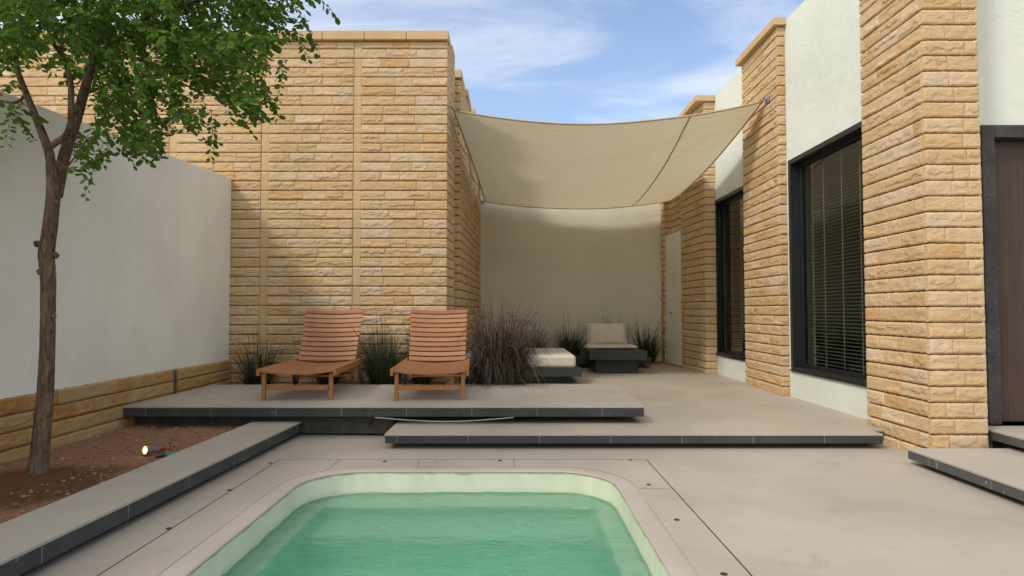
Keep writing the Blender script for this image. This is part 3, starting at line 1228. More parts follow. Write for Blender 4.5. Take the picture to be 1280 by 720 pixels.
# ------------------------------------------------------------------ right villa
vi = thing('villa', 'pale rendered villa with sandstone pillars, two tall windows and a brown door on the right', 'house', (4.0, 7.0, 0))
VX = 2.92
HV = 4.10
WZ0, WZ1 = 0.395, 2.585
mb = MB()
wins = [(5.16, 6.70), (7.86, 9.325)]
ys = [4.75, wins[0][0], wins[0][1], wins[1][0], wins[1][1], 10.18]
mb.box((VX, ys[0], 0.0), (VX + 0.25, ys[1], HV))
mb.box((VX, ys[2], 0.0), (VX + 0.25, ys[3], HV))
mb.box((VX, ys[4], 0.0), (VX + 0.25, 10.95, HV))
for (y0, y1) in wins:
    mb.box((VX, y0, 0.0), (VX + 0.25, y1, WZ0))
    mb.box((VX, y0, WZ1), (VX + 0.25, y1, HV))
DY = 4.56
D0, D1, DZ0, DZ1 = 3.365, 4.38, 0.201, 2.335
mb.box((2.95, DY, 0.0), (D0, DY + 0.2, HV))
mb.box((D0, DY, DZ1), (D1, DY + 0.2, HV))
mb.box((D1, DY, 0.0), (7.5, DY + 0.2, HV))
mb.build('wall_panel', M['villa_wall'], vi)
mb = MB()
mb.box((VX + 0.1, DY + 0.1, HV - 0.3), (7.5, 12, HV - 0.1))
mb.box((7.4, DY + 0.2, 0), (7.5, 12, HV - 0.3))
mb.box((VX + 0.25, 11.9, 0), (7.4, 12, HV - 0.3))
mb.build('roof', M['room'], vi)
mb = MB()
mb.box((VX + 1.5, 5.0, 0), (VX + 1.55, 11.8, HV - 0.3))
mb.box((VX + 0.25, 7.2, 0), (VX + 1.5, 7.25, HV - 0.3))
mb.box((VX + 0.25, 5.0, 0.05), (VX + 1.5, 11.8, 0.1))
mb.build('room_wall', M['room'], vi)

# pillars: (front y, back y, front x, back x)
pill = [(4.29, 5.07, 2.795, 2.795, 3.17, HV + 0.2), (6.75, 7.86, 2.838, 2.855, 2.92, TOP), (9.13, 10.18, 2.765, 2.69, 2.92, TOP - 0.03),
        (10.90, 11.09, 2.60, 2.585, 3.3, TOP - 0.03)]
for k, (y0, y1, xa, xb, xr, zt) in enumerate(pill):
    mb = MB()
    z0 = 0.0 - 0.02 if k == 0 else 0.07
    z0 = zt - math.ceil((zt - z0) / COURSE) * COURSE
    if k == 0:
        z0 = -0.035
    d = Vector((xb - xa, y1 - y0, 0))
    L = d.length
    d.normalize()
    nrm = Vector((-d.y, d.x, 0))
    # courtyard side: u runs towards the camera so that its end laps the corner
    s0 = Vector((xb, y1, 0))
    stone_face(mb, s0, -d, nrm, L - 0.03, z0, zt, lo=0.16, hi=0.36)
    stone_face(mb, (xa - 0.004, y0, 0), (1, 0, 0), (0, -1, 0), xr - xa + 0.004, z0, zt, lo=0.10, hi=0.30)
    if k == 0:
        stone_face(mb, (xr, y0 + 0.033, 0), (0, 1, 0), (1, 0, 0), DY - y0 - 0.035, z0, zt)
    if k in (1, 2):
        pass
    p = mb.build('stone_pillar', M['stone'], vi)
    mb = MB()
    mb.prism([(xa + 0.022, y0 + 0.016), (xr - 0.010, y0 + 0.016), (xr - 0.010 if k == 0 else xr + 0.02, y1 - 0.004), (xb + 0.022, y1 - 0.004)], -0.08, zt - 0.005)
    mb.build('mortar', M['mortar'], p)
    if k in (1, 2, 3):
        mb = MB()
        yy = y0 - 0.045
        n = 3
        for i in range(n):
            ya = yy + (y1 + 0.03 - yy) * i / n
            yb_ = yy + (y1 + 0.03 - yy) * (i + 1) / n
            mb.box((min(xa, xb) - 0.05, ya + 0.0015, zt + 0.001), (xr + 0.0, yb_ - 0.0015, zt + 0.085), bev=0.006)
        mb.build('coping', M['coping'], p)

# windows
def window(y0, y1):
    fr = MB()
    x0, x1 = VX - 0.012, VX + 0.15
    w = 0.05
    fr.box((x0, y0, WZ0), (x1, y0 + w, WZ1), bev=0.003)
    fr.box((x0, y1 - w, WZ0), (x1, y1, WZ1), bev=0.003)
    fr.box((x0, y0 + w + 0.001, WZ1 - w), (x1, y1 - w - 0.001, WZ1), bev=0.003)
    fr.box((x0, y0 + w + 0.001, WZ0), (x1, y1 - w - 0.001, WZ0 + w * 0.6), bev=0.003)
    win = fr.build('window', M['frame'], vi)
    # inner sash
    s = MB()
    a0, a1, b0, b1 = y0 + w, y1 - w, WZ0 + w * 0.6, WZ1 - w
    xs0, xs1 = VX + 0.085, VX + 0.125
    t = 0.035
    s.box((xs0, a0 + 0.001, b0 + 0.001), (xs1, a0 + t, b1 - 0.001), bev=0.002)
    s.box((xs0, a1 - t, b0 + 0.001), (xs1, a1 - 0.001, b1 - 0.001), bev=0.002)
    s.box((xs0, a0 + t + 0.001, b1 - t), (xs1, a1 - t - 0.001, b1 - 0.001), bev=0.002)
    s.box((xs0, a0 + t + 0.001, b0 + 0.001), (xs1, a1 - t - 0.001, b0 + t), bev=0.002)
    s.build('sash', M['frame'], win)
    g_ = MB()
    g_.box((VX + 0.098, a0 + 0.02, b0 + 0.02), (VX + 0.104, a1 - 0.02, b1 - 0.02))
    g_.build('pane', M['glass'], win)
    bl = MB()
    z = b0 + 0.05
    while z < b1 - 0.03:
        xm = VX + 0.185
        tilt = 0.004
        bl.add([(xm - 0.013, a0 - 0.02, z - tilt), (xm + 0.013, a0 - 0.02, z + tilt), (xm + 0.013, a1 + 0.02, z + tilt), (xm - 0.013, a1 + 0.02, z - tilt),
                (xm, a0 - 0.02, z + 0.0045), (xm, a1 + 0.02, z + 0.0045)], [(0, 4, 5, 3), (4, 1, 2, 5)])
        z += 0.034
    bl.build('blind', M['blind'], win, smooth=True)
    tp = MB()
    for f in (0.3, 0.52, 0.76):
        yy = a0 + (a1 - a0) * f
        tp.box((VX + 0.167, yy - 0.006, b0), (VX + 0.169, yy + 0.006, b1))
    tp.build('blind_tape', M['tape'], win)
    si = MB()
    si.box((VX - 0.02, y0 - 0.005, WZ0 - 0.018), (VX + 0.1, y1 + 0.005, WZ0 - 0.001), bev=0.003)
    si.build('sill', M['frame'], win)
    return win


for (a0, a1) in wins:
    window(a0, a1)

# brown entrance door
fr = MB()
fw = 0.09
fr.box((D0, DY - 0.02, DZ0), (D0 + fw, DY + 0.12, DZ1), bev=0.004)
fr.box((D1 - fw, DY - 0.02, DZ0), (D1, DY + 0.12, DZ1), bev=0.004)
fr.box((D0 + fw + 0.001, DY - 0.02, DZ1 - fw), (D1 - fw - 0.001, DY + 0.12, DZ1), bev=0.004)
lf = MB()
lf.box((D0 + fw + 0.004, DY + 0.075, DZ0 + 0.006), (D1 - fw - 0.004, DY + 0.118, DZ1 - fw - 0.004), bev=0.003)
door = lf.build('door', M['door'], vi)
fr.build('door_frame', M['door_frame'], door)
hd = MB()
hd.tube([(D1 - fw - 0.09, DY + 0.075, 1.2), (D1 - fw - 0.09, DY + 0.02, 1.2), (D1 - fw - 0.2, DY + 0.02, 1.2)], 0.009, 8)
hd.build('handle', M['steel'], door, smooth=60)

# white side door at the far end of the villa
dr = MB()
pA, pB = Vector((2.70, 10.185, 0)), Vector((2.615, 10.89, 0))
d = (pB - pA).normalized()
nn = Vector((-d.y, d.x, 0))
def pan(mb, s0, s1, z0, z1, t0, t1, bev=0.003):
    poly = [pA + d * s0 + nn * t0, pA + d * s1 + nn * t0, pA + d * s1 + nn * t1, pA + d * s0 + nn * t1]
    mb.prism([(p.x, p.y) for p in poly], z0, z1, 0, bev)
L = (pB - pA).length
pan(dr, 0.0, L, 0.125, 2.29, -0.045, 0.0)
sd = dr.build('door', M['white_door'], vi)
props(sd, 'white painted side door')
kn = MB()
kp = pA + d * 0.42 + nn * 0.0
kn.lathe([(0.0, 0.014), (0.006, 0.014), (0.008, 0.006), (0.02, 0.006), (0.024, 0.012), (0.034, 0.011), (0.036, 0.004)], (kp.x, kp.y, 0.97), nn, 14)
kn.build('door_knob', M['dark_steel'], sd, smooth=50)
mb = MB()
stone_face(mb, pA + nn * -0.05, d, nn, L, 2.30, TOP - 0.03)
mb.build('stone_lintel', M['stone'], vi)

# ------------------------------------------------------------------ shade sail
sail = thing('shade_sail', 'sand coloured fabric shade sail stretched between the two stone houses', 'shade sail', (1.0, 9.0, 3.0))
cFL, cFR = P(567, 138, 7.22), P(953, 127, 7.10)
cRL, cRR = P(606, 252, 10.98), P(838, 251, 10.90)
NU = NV = 80


def sail_pt(u, v, dz=0.0):
    a = cFL.lerp(cFR, u)
    b = cRL.lerp(cRR, u)
    p = a.lerp(b, v)
    su, sv = 4 * u * (1 - u), 4 * v * (1 - v)
    p.z -= (0.17 * (1 - v) + 0.135 * v) * su + (0.09 * (1 - u) + 0.15 * u) * sv + 0.05 * su * sv
    p.y += 0.10 * su * (1 - v) ** 3 - 0.04 * su * v ** 3
    p.x += 0.05 * sv * (1 - u) ** 3 - 0.04 * sv * u ** 3
    p.z += 0.012 * mnoise.noise(Vector((u * 3 + v * 2, v * 7, 0.5))) * su
    for (cu_, cv_, sx_, sy_) in ((0, 0, 1, 1), (1, 0, -1, 1), (0, 1, 1, -1), (1, 1, -1, -1)):
        du_, dv_ = (u - cu_) * sx_, (v - cv_) * sy_
        rr_ = math.hypot(du_, dv_)
        th = math.atan2(dv_, du_ + 1e-9)
        p.z += 0.010 * math.sin(th * 15 + cu_ * 2 + cv_) * math.exp(-rr_ * 3.2) * min(1.0, rr_ * 5) * math.sin(2 * th)
    p.z += dz
    return p


mb = MB()
vs = [sail_pt(i / NU, j / NV) for i in range(NU + 1) for j in range(NV + 1)]
fs = [(i * (NV + 1) + j, (i + 1) * (NV + 1) + j, (i + 1) * (NV + 1) + j + 1, i * (NV + 1) + j + 1) for i in range(NU) for j in range(NV)]
mb.add(vs, fs)
mb.build('canopy', M['sail'], sail, smooth=True)
mb = MB()
us = [i / 40 for i in range(41)]
for path in ([sail_pt(t, 0) for t in us], [sail_pt(t, 1) for t in us], [sail_pt(0, t) for t in us], [sail_pt(1, t) for t in us]):
    mb.tube(path, 0.011, 6)
mb.build('hem', M['hem'], sail, smooth=True)
mb = MB()
path = [sail_pt(0.775 + 0.01 * t, t, -0.006) for t in us]
for i in range(40):
    p, q = path[i], path[i + 1]
    w = Vector((0.009, 0, 0.0015))
    mb.add([p - w, p + w, q + w, q - w], [(0, 1, 2, 3)])
mb.build('seam', M['seam'], sail)
# corner rings, turnbuckles and wall hooks
def corner(c, wall, nrm):
    hk = MB()
    hk.box((-0.045, -0.045, 0), (0.045, 0.045, 0.008), bev=0.002, mat4=Matrix.Translation(wall) @ Vector(nrm).to_track_quat('Z', 'Y').to_matrix().to_4x4())
    w2 = Vector(wall) + Vector(nrm) * 0.05
    hk.tube([Vector(wall), w2], 0.009, 8)
    hk.tube([w2 + (c - w2) * t for t in (0, 0.3, 0.32, 0.75, 0.77, 1.0)], [0.006, 0.006, 0.013, 0.013, 0.006, 0.006], 8)
    hk.build('hook', M['steel'], sail, smooth=50)


corner(cFL, P(558, 133, 7.16), (1, 0, 0))
corner(cFR, Vector((2.835, 7.02, P(962, 124, 7.02).z)), (-1, 0, 0))
corner(cRL, Vector((cRL.x - 0.06, YB, cRL.z + 0.02)), (0, -1, 0))
corner(cRR, Vector((cRR.x - 0.02, YB, cRR.z + 0.02)), (0, -1, 0))
# loose lacing rope hanging on the house side edge
mb = MB()
pts = []
for i in range(60):
    t = 0.02 + 0.96 * i / 59
    p = sail_pt(0.0, t, -0.015)
    sag = abs(math.sin(t * math.pi * 3))
    p += Vector((-0.05 * sag - 0.01, 0, -0.05 * sag))
    pts.append(p)
mb.tube(pts, 0.009, 6)
mb.tube([sail_pt(0, 0.28), sail_pt(0, 0.28) + Vector((-0.07, -0.08, 0.03)), Vector((-0.722, 7.75, sail_pt(0, 0.28).z + 0.07))], 0.006, 6)
mb.build('lacing_rope', M['rope'], sail, smooth=True)

# ------------------------------------------------------------------ loungers
def lounger(loc, rz, label, slat_gap=0.0):
    root = thing('sun_lounger', label, 'sun lounger', loc, rz, 'wooden sun loungers on the platform')
    Wd, Lg, SH = 0.66, 1.34, 0.255          # local: x across, y backwards, z up
    HY = 1.10
    for s in (-1, 1):
        m = MB()
        xx = s * (Wd / 2 - 0.0125)
        m.box((xx - 0.0125, 0, SH - 0.046), (xx + 0.0125, Lg, SH + 0.012), bev=0.004)
        m.build('side_rail', M['rail_wood'], root, local=True)
        m = MB()
        xl = s * (Wd / 2 - 0.050)
        m.box((xl - 0.0165, 0.035, 0), (xl + 0.0165, 0.070, SH - 0.03), bev=0.003)
        m.build('leg', M['rail_wood'], root, local=True)
        m = MB()
        m.box((xl - 0.018, 1.20, 0.06), (xl + 0.018, 1.245, SH - 0.02), bev=0.003)
        m.build('leg', M['rail_wood'], root, local=True)
        m = MB()
        xw = s * (Wd / 2 + 0.008)
        m.lathe([(-0.016, 0.066), (-0.014, 0.082), (0.014, 0.082), (0.016, 0.066)], (xw, 1.222, 0.084), (1, 0, 0), 28)
        wh = m.build('wheel', M['rubber'], root, local=True, smooth=40)
        m = MB()
        m.lathe([(-0.019, 0.030), (-0.0175, 0.060), (0.0175, 0.060), (0.019, 0.030)], (xw, 1.222, 0.084), (1, 0, 0), 24)
        m.lathe([(-0.026, 0.012), (0.026, 0.012)], (xw, 1.222, 0.084), (1, 0, 0), 12)
        m.build('rim', M['grey_metal'], wh, local=True, smooth=40)
    m = MB()
    m.tube([(-Wd / 2 + 0.03, 1.222, 0.084), (Wd / 2 - 0.03, 1.222, 0.084)], 0.010, 8)
    m.build('axle', M['rail_wood'], root, local=True)
    m = MB()
    m.box((-Wd / 2 + 0.072, 0.04, 0.085), (Wd / 2 - 0.072, 0.07, 0.125), bev=0.003)
    m.build('stretcher', M['rail_wood'], root, local=True)
    m = MB()
    m.box((-Wd / 2 + 0.026, 1.29, SH - 0.05), (Wd / 2 - 0.026, 1.32, SH - 0.01), bev=0.003)
    m.build('stretcher', M['rail_wood'], root, local=True)

    def curved_slat(m, o, du, dv, w, thick, sagv, half):
        """slat from -half..half across x, dipping in the middle"""
        n = 14
        dv, du = Vector(dv), Vector(du)
        nrm = dv
        vs, fs = [], []
        for i in range(n + 1):
            xx = -half + 2 * half * i / n
            dip = -sagv * (1 - (xx / half) ** 2)
            c = Vector(o) + Vector((xx, 0, 0)) + nrm * dip
            for (a, b) in ((0.0, -thick), (w, -thick), (w, 0), (0.0, 0)):
                vs.append(c + du * a + nrm * b)
        for i in range(n):
            for k in range(4):
                k2 = (k + 1) % 4
                fs.append((i * 4 + k, (i + 1) * 4 + k, (i + 1) * 4 + k2, i * 4 + k2))
        fs.append((0, 1, 2, 3))
        fs.append((n * 4 + 3, n * 4 + 2, n * 4 + 1, n * 4))
        m.add(vs, fs)
    m = MB()
    pitch = 0.0605
    k = 0
    y = 0.004
    while y + 0.05 < HY:
        curved_slat(m, (0, y, SH + 0.008), (0, 1, 0), (0, 0, 1), 0.045, 0.016, 0.030, Wd / 2 - 0.027 if k else Wd / 2 - 0.002)
        y += pitch
        k += 1
    m.build('seat', M['slat'], root, local=True)
    # backrest
    ang = R(56)
    up = Vector((0, math.cos(ang), math.sin(ang)))
    nb = Vector((0, -math.sin(ang), math.cos(ang)))
    hinge = Vector((0, HY + 0.01, SH - 0.005))
    m = MB()
    r0 = random.Random(len(label))
    for k in range(11):
        o = hinge + up * (0.014 + k * 0.0575)
        curved_slat(m, o + nb * r0.uniform(-0.002, 0.002), up, nb, 0.0425, 0.017, 0.022, 0.285 + 0.0015 * k)
    bk = m.build('backrest', M['slat'], root, local=True)
    for s in (-1, 1):
        m = MB()
        a = hinge + Vector((s * 0.262, 0, 0)) - nb * 0.016
        c = a + up * 0.635
        for p, q in ((a, c),):
            vs = []
            for e in (p, q):
                for dx, dn in ((-0.014, 0), (0.014, 0), (0.014, -0.045), (-0.014, -0.045)):
                    vs.append(e + Vector((dx, 0, 0)) + nb * dn)
            m.add(vs, [(0, 1, 5, 4), (1, 2, 6, 5), (2, 3, 7, 6), (3, 0, 4, 7), (3, 2, 1, 0), (4, 5, 6, 7)])
        m.build('backrest_frame', M['rail_wood'], bk, local=True)
    m = MB()
    pa = hinge + up * 0.36 - nb * 0.05
    for s in (-1, 1):
        m = MB()
        m.tube([pa + Vector((s * 0.22, 0, 0)), Vector((s * 0.22, 1.32, SH - 0.03))], 0.011, 8)
        m.build('prop_bar', M['rail_wood'], root, local=True)
    return root


lounger((-0.693, 5.40, ZP), R(3.4), 'orange brown slatted sun lounger nearest the purple fountain grass')
lounger((-1.815, 5.40, ZP), R(3.2), 'darker slatted sun lounger nearest the white garden wall')

# ------------------------------------------------------------------ daybed, fire table, armchair
def pillow(w, h, t, mat4, n=18, mb=None):
    mb = mb or MB()
    vs, fs = [], []
    for side in (1, -1):
        b = len(vs)
        for i in range(n + 1):
            for j in range(n + 1):
                u, v = i / n * 2 - 1, j / n * 2 - 1
                k = (max(0, 1 - abs(u) ** 3.2) * max(0, 1 - abs(v) ** 3.2)) ** 0.42
                pinch = 1 - 0.035 * (u * u + v * v - 2 * u * u * v * v)
                wr = 0.004 * mnoise.noise(Vector((u * 4, v * 4, side)))
                vs.append(mat4 @ Vector((u * w / 2 * pinch, v * h / 2 * pinch, side * (t / 2 * k + wr * k))))
        for i in range(n):
            for j in range(n):
                q = b + i * (n + 1) + j
                f = (q, q + n + 1, q + n + 2, q + 1)
                fs.append(f if side > 0 else f[::-1])
    mb.add(vs, fs)
    return mb


ZT = 0.11
db = thing('daybed', 'low charcoal daybed with a thick cream mattress beside the fountain grass', 'daybed', (0.1, 8.6, ZT))
m = MB()
m.box((-0.62, 7.82, 0.205), (0.85, 9.52, 0.300), bev=0.004)
m.box((-0.50, 7.96, ZT + 0.001), (0.73, 9.40, 0.2045))
m.build('base', M['furniture'], db)
m = MB()
m.box((-0.60, 7.86, 0.302), (0.785, 9.44, 0.462), bev=0.045, seg=5)
mt = m.build('mattress', M['cushion'], db, smooth=50)
m = MB()
e = 0.0
m.tube([(-0.56, 7.862, 0.42), (0.74, 7.862, 0.42), (0.783, 7.90, 0.42), (0.783, 9.40, 0.42)], 0.004, 6)
m.build('piping', M['cushion'], mt, smooth=True)
mat4 = Matrix.Translation((0.06, 7.98, 0.60)) @ Matrix.Rotation(R(90), 4, 'Y') @ Matrix.Rotation(R(0), 4, 'Z')
pw = pillow(0.34, 0.5, 0.16, Matrix.Translation((0.02, 8.25, 0.60)) @ Matrix.Rotation(R(70), 4, 'Y'))
props(pw.build('cushion', M['cushion'], smooth=True), 'rounded cream cushion lying on the daybed behind the fountain grass', 'cushion')

ft = thing('fire_table', 'square charcoal fire table on a pedestal in front of the cream armchair', 'table', (1.5, 9.5, ZT))
m = MB()
x0, x1, y0, y1 = 1.10, 1.91, 9.06, 9.95
zt, zb = 0.435, 0.315
hx0, hx1, hy0, hy1 = 1.26, 1.72, 9.30, 9.72
for (a0, a1, b0, b1) in ((x0, hx0 - 0.0005, y0, y1), (hx1 + 0.0005, x1, y0, y1), (hx0, hx1, y0, hy0), (hx0, hx1, hy1, y1)):
    m.box((a0, b0, zb), (a1, b1, zt))
m.build('tabletop', M['furniture'], ft)
m = MB()
m.box((hx0 + 0.002, hy0 + 0.002, zb + 0.02), (hx1 - 0.002, hy1 - 0.002, zt - 0.03))
m.build('burner_tray', M['pit'], ft)
m = MB()
m.box((1.20, 9.20, ZT + 0.001), (1.81, 9.83, zb - 0.0005), bev=0.004)
m.build('pedestal', M['furniture'], ft)

ac = thing('armchair', 'low cream cushioned lounge chair against the far cream wall', 'chair', (1.55, 10.3, ZT))
m = MB()
m.box((1.02, 10.02, 0.17), (2.18, 10.70, 0.27), bev=0.004)
m.box((1.12, 10.10, ZT + 0.001), (2.08, 10.62, 0.1695))
m.build('base', M['furniture'], ac)
m = MB()
m.box((1.18, 10.03, 0.272), (1.98, 10.58, 0.468), bev=0.06, seg=5)
m.build('seat_cushion', M['cushion'], ac, smooth=50)
pm = pillow(0.67, 0.37, 0.20, Matrix.Translation((1.555, 10.50, 0.625)) @ Matrix.Rotation(R(78), 4, 'X'))
pm.build('back_cushion', M['cushion'], ac, smooth=True)

# ------------------------------------------------------------------ grasses
def blades(mb, c, n, h, spread, width, rng, droop=0.6, r0=0.08, seg=5, bias=(0, 0), back=False):
    for i in range(n):
        an = rng.uniform(0, 2 * math.pi)
        rr = r0 * math.sqrt(rng.random())
        base = Vector((c[0] + rr * math.cos(an), c[1] + rr * math.sin(an), c[2]))
        an += rng.uniform(-0.6, 0.6)
        L = h * rng.uniform(0.35, 1.0) if rng.random() < 0.85 else h * rng.uniform(1.0, 1.35)
        out = spread * rng.uniform(0.1, 1.0)
        d = Vector((math.cos(an) + bias[0], math.sin(an) + bias[1], 0))
        if back:                                          # plants behind a lounger lean away from it
            d.y = abs(d.y) * 0.25
        dr = droop * rng.uniform(0.2, 1.6)
        wv = width * rng.uniform(0.7, 1.3)
        side = Vector((-math.sin(an), math.cos(an), 0))
        side = (side + Vector((rng.uniform(-.5, .5), rng.uniform(-.5, .5), 0))).normalized()
        vs, fs = [], []
        for k in range(seg + 1):
            t = k / seg
            p = base + d * (out * (t ** 1.3)) + Vector((0, 0, L * (t - dr * 0.62 * t ** 3)))
            if p.z < c[2] + 0.004:
                p.z = c[2] + 0.004
            w = wv * (1 - t) ** 0.7 * 0.5 + 0.0004
            vs += [p - side * w, p + side * w]
        for k in range(seg):
            fs.append((2 * k, 2 * k + 1, 2 * k + 3, 2 * k + 2))
        mb.add(vs, fs)
    return mb


def plume(mb, base, d, h, out, rng, droop=0.7, size=0.014, head=0.4, stems=None):
    seg = 16
    pts = []
    for k in range(seg + 1):
        t = k / seg
        pts.append(base + d * (out * t ** 1.4) + Vector((0, 0, h * (t - droop * 0.6 * t ** 3.2))))
    (stems or mb).tube(pts, [0.0016] * (seg + 1), 4, cap=False)
    ts = 1 - head
    n = 90
    for i in range(n):
        t = ts + head * i / n
        k = min(seg - 1, int(t * seg))
        p = pts[k].lerp(pts[k + 1], t * seg - k)
        tan = (pts[k + 1] - pts[k]).normalized()
        f = (i / n)
        r = size * math.sin(math.pi * min(1, 0.15 + 0.85 * f)) ** 0.6
        v = Vector((rng.gauss(0, 1), rng.gauss(0, 1), rng.gauss(0, 1))).normalized()
        v = (v - tan * v.dot(tan)).normalized() + tan * 0.9
        q = p + v.normalized() * r * rng.uniform(0.7, 1.4)
        s = tan.cross(v).normalized() * 0.0014
        mb.add([p - s, p + s, q], [(0, 1, 2)])


def grass_plant(name, label, cat, c, n, h, spread, width, seed, mat, droop=0.6, r0=0.08, plumes=(), pmat=None, group=None, bias=(0, 0), skirt=False, back=False):
    rng = random.Random(seed)
    root = thing(name, label, cat, c, 0, group)
    mb = blades(MB(), c, n, h, spread, width, rng, droop, r0, bias=bias, back=back)
    mb.build('foliage', mat, root)
    if skirt:
        o2 = blades(MB(), c, int(n * 0.28), h * 0.86, spread * 1.25, width, rng, droop * 1.4, r0 * 1.25, 7, bias)
        props(o2.build('foliage', M['straw_blade'], root), 'straw green arching outer blades')
    if plumes:
        pmb = MB()
        for (an, hh, out, drp) in plumes:
            a = R(an)
            b = Vector(c) + Vector((rng.uniform(-r0, r0), rng.uniform(-r0, r0), 0)) * 0.7
            plume(pmb, b, Vector((math.cos(a), math.sin(a), 0)), hh, out, rng, drp, rng.uniform(0.010, 0.016))
        pmb.build('plume', pmat or M['plume'], root)
    return root


# big purple fountain grass beside the right lounger
rg = random.Random(5)
pls = []
for i in range(150):
    an = rg.uniform(-165, 60) if rg.random() < 0.75 else rg.uniform(0, 360)
    pls.append((an, rg.uniform(0.9, 1.65), rg.uniform(0.18, 0.52), rg.uniform(0.8, 1.25)))
fg = grass_plant('fountain_grass', 'large arching purple fountain grass between the right lounger and the daybed', 'ornamental grass',
                 (-0.13, 6.84, 0.18), 2100, 0.96, 0.42, 0.0065, 3, M['purple_blade'], 0.95, 0.21, pls, skirt=True, bias=(0.16, -0.1))
# dark grass clumps along the stone wall
GW = 'grass clumps along the stone wall'
grass_plant('grass_clump', 'dark green grass clump in the corner by the white garden wall', 'ornamental grass', (-2.70, 6.82, 0.185), 340, 0.66, 0.42, 0.006, 21,
            M['grass_blade'], 0.55, 0.12, group=GW)
grass_plant('grass_clump', 'dark bushy grass clump between the two loungers', 'ornamental grass', (-1.36, 6.84, 0.185), 620, 0.80, 0.46, 0.006, 22,
            M['grass_blade'], 0.6, 0.13, [(70, 0.80, 0.08, 0.3), (100, 0.86, 0.10, 0.35), (30, 0.95, 0.30, 0.75)], group=GW)
grass_plant('grass_clump', 'low grass clump growing behind the left lounger', 'ornamental grass', (-1.98, 6.93, 0.185), 240, 0.52, 0.38, 0.006, 23,
            M['grass_blade'], 0.6, 0.09, group=GW, back=True)
grass_plant('grass_clump', 'grass clump with upright purple stalks behind the right lounger', 'ornamental grass', (-0.98, 6.95, 0.185), 320, 0.78, 0.36, 0.006, 24,
            M['grass_blade'], 0.5, 0.08, [(80, 0.98, 0.05, 0.2), (10, 0.90, 0.12, 0.3), (120, 0.95, 0.1, 0.25), (20, 1.05, 0.35, 0.8)], group=GW, back=True)
# row along the far wall
GB = 'grass clumps along the far cream wall'
for k, (px, lab, h, n) in enumerate(((668, 'arching grass clump at the far wall, just right of the purple grass', 0.62, 260),
                                     (712, 'dark grass clump at the far wall between daybed and armchair', 0.66, 300),
                                     (766, 'grass clump at the far wall showing above the cream back cushion', 0.74, 200),
                                     (808, 'grass clump at the far wall beside the white side door', 0.66, 240))):
    x = (px - 640) / 800 * 10.85
    grass_plant('grass_clump', lab, 'ornamental grass', (x, 10.85, 0.134), int(n * 1.3), h * 1.22, 0.46, 0.009, 40 + k, M['grass_blade'], 0.6, 0.12,
                [(rg.uniform(0, 360), rg.uniform(0.8, 1.0), rg.uniform(0.1, 0.3), 0.6) for _ in range(2)], M['grass_blade'], group=GB)

# ------------------------------------------------------------------ tree
tree = thing('courtyard_tree', 'slender leafy tree with a knotty forked trunk in the red soil by the white wall', 'tree', (-2.646, 3.57, 0.08))
trng = random.Random(17)


def px_path(pts, d):
    out, rad = [], []
    for q in pts:
        dd = q[3] if len(q) > 3 else d
        out.append(P(q[0], q[1], dd))
        rad.append(q[2] * 0.80 / 800 * dd)
    return out, rad


def smooth_path(pts, rad, n=6):
    o, r = [], []
    m = len(pts)
    for i in range(m - 1):
        p0, p1, p2, p3 = pts[max(i - 1, 0)], pts[i], pts[i + 1], pts[min(i + 2, m - 1)]
        for k in range(n):
            t = k / n
            o.append(0.5 * ((2 * p1) + (p2 - p0) * t + (2 * p0 - 5 * p1 + 4 * p2 - p3) * t * t + (3 * p1 - p0 - 3 * p2 + p3) * t ** 3))
            r.append(rad[i] + (rad[i + 1] - rad[i]) * t)
    o.append(pts[-1])
    r.append(rad[-1])
    return o, r


def limb(mb, pts, d=3.57, seg=14, wob=0.06):
    p, r = px_path(pts, d)
    p, r = smooth_path(p, r)
    mb.tube(p, r, seg, wob=wob, rng=trng)
    return p, r


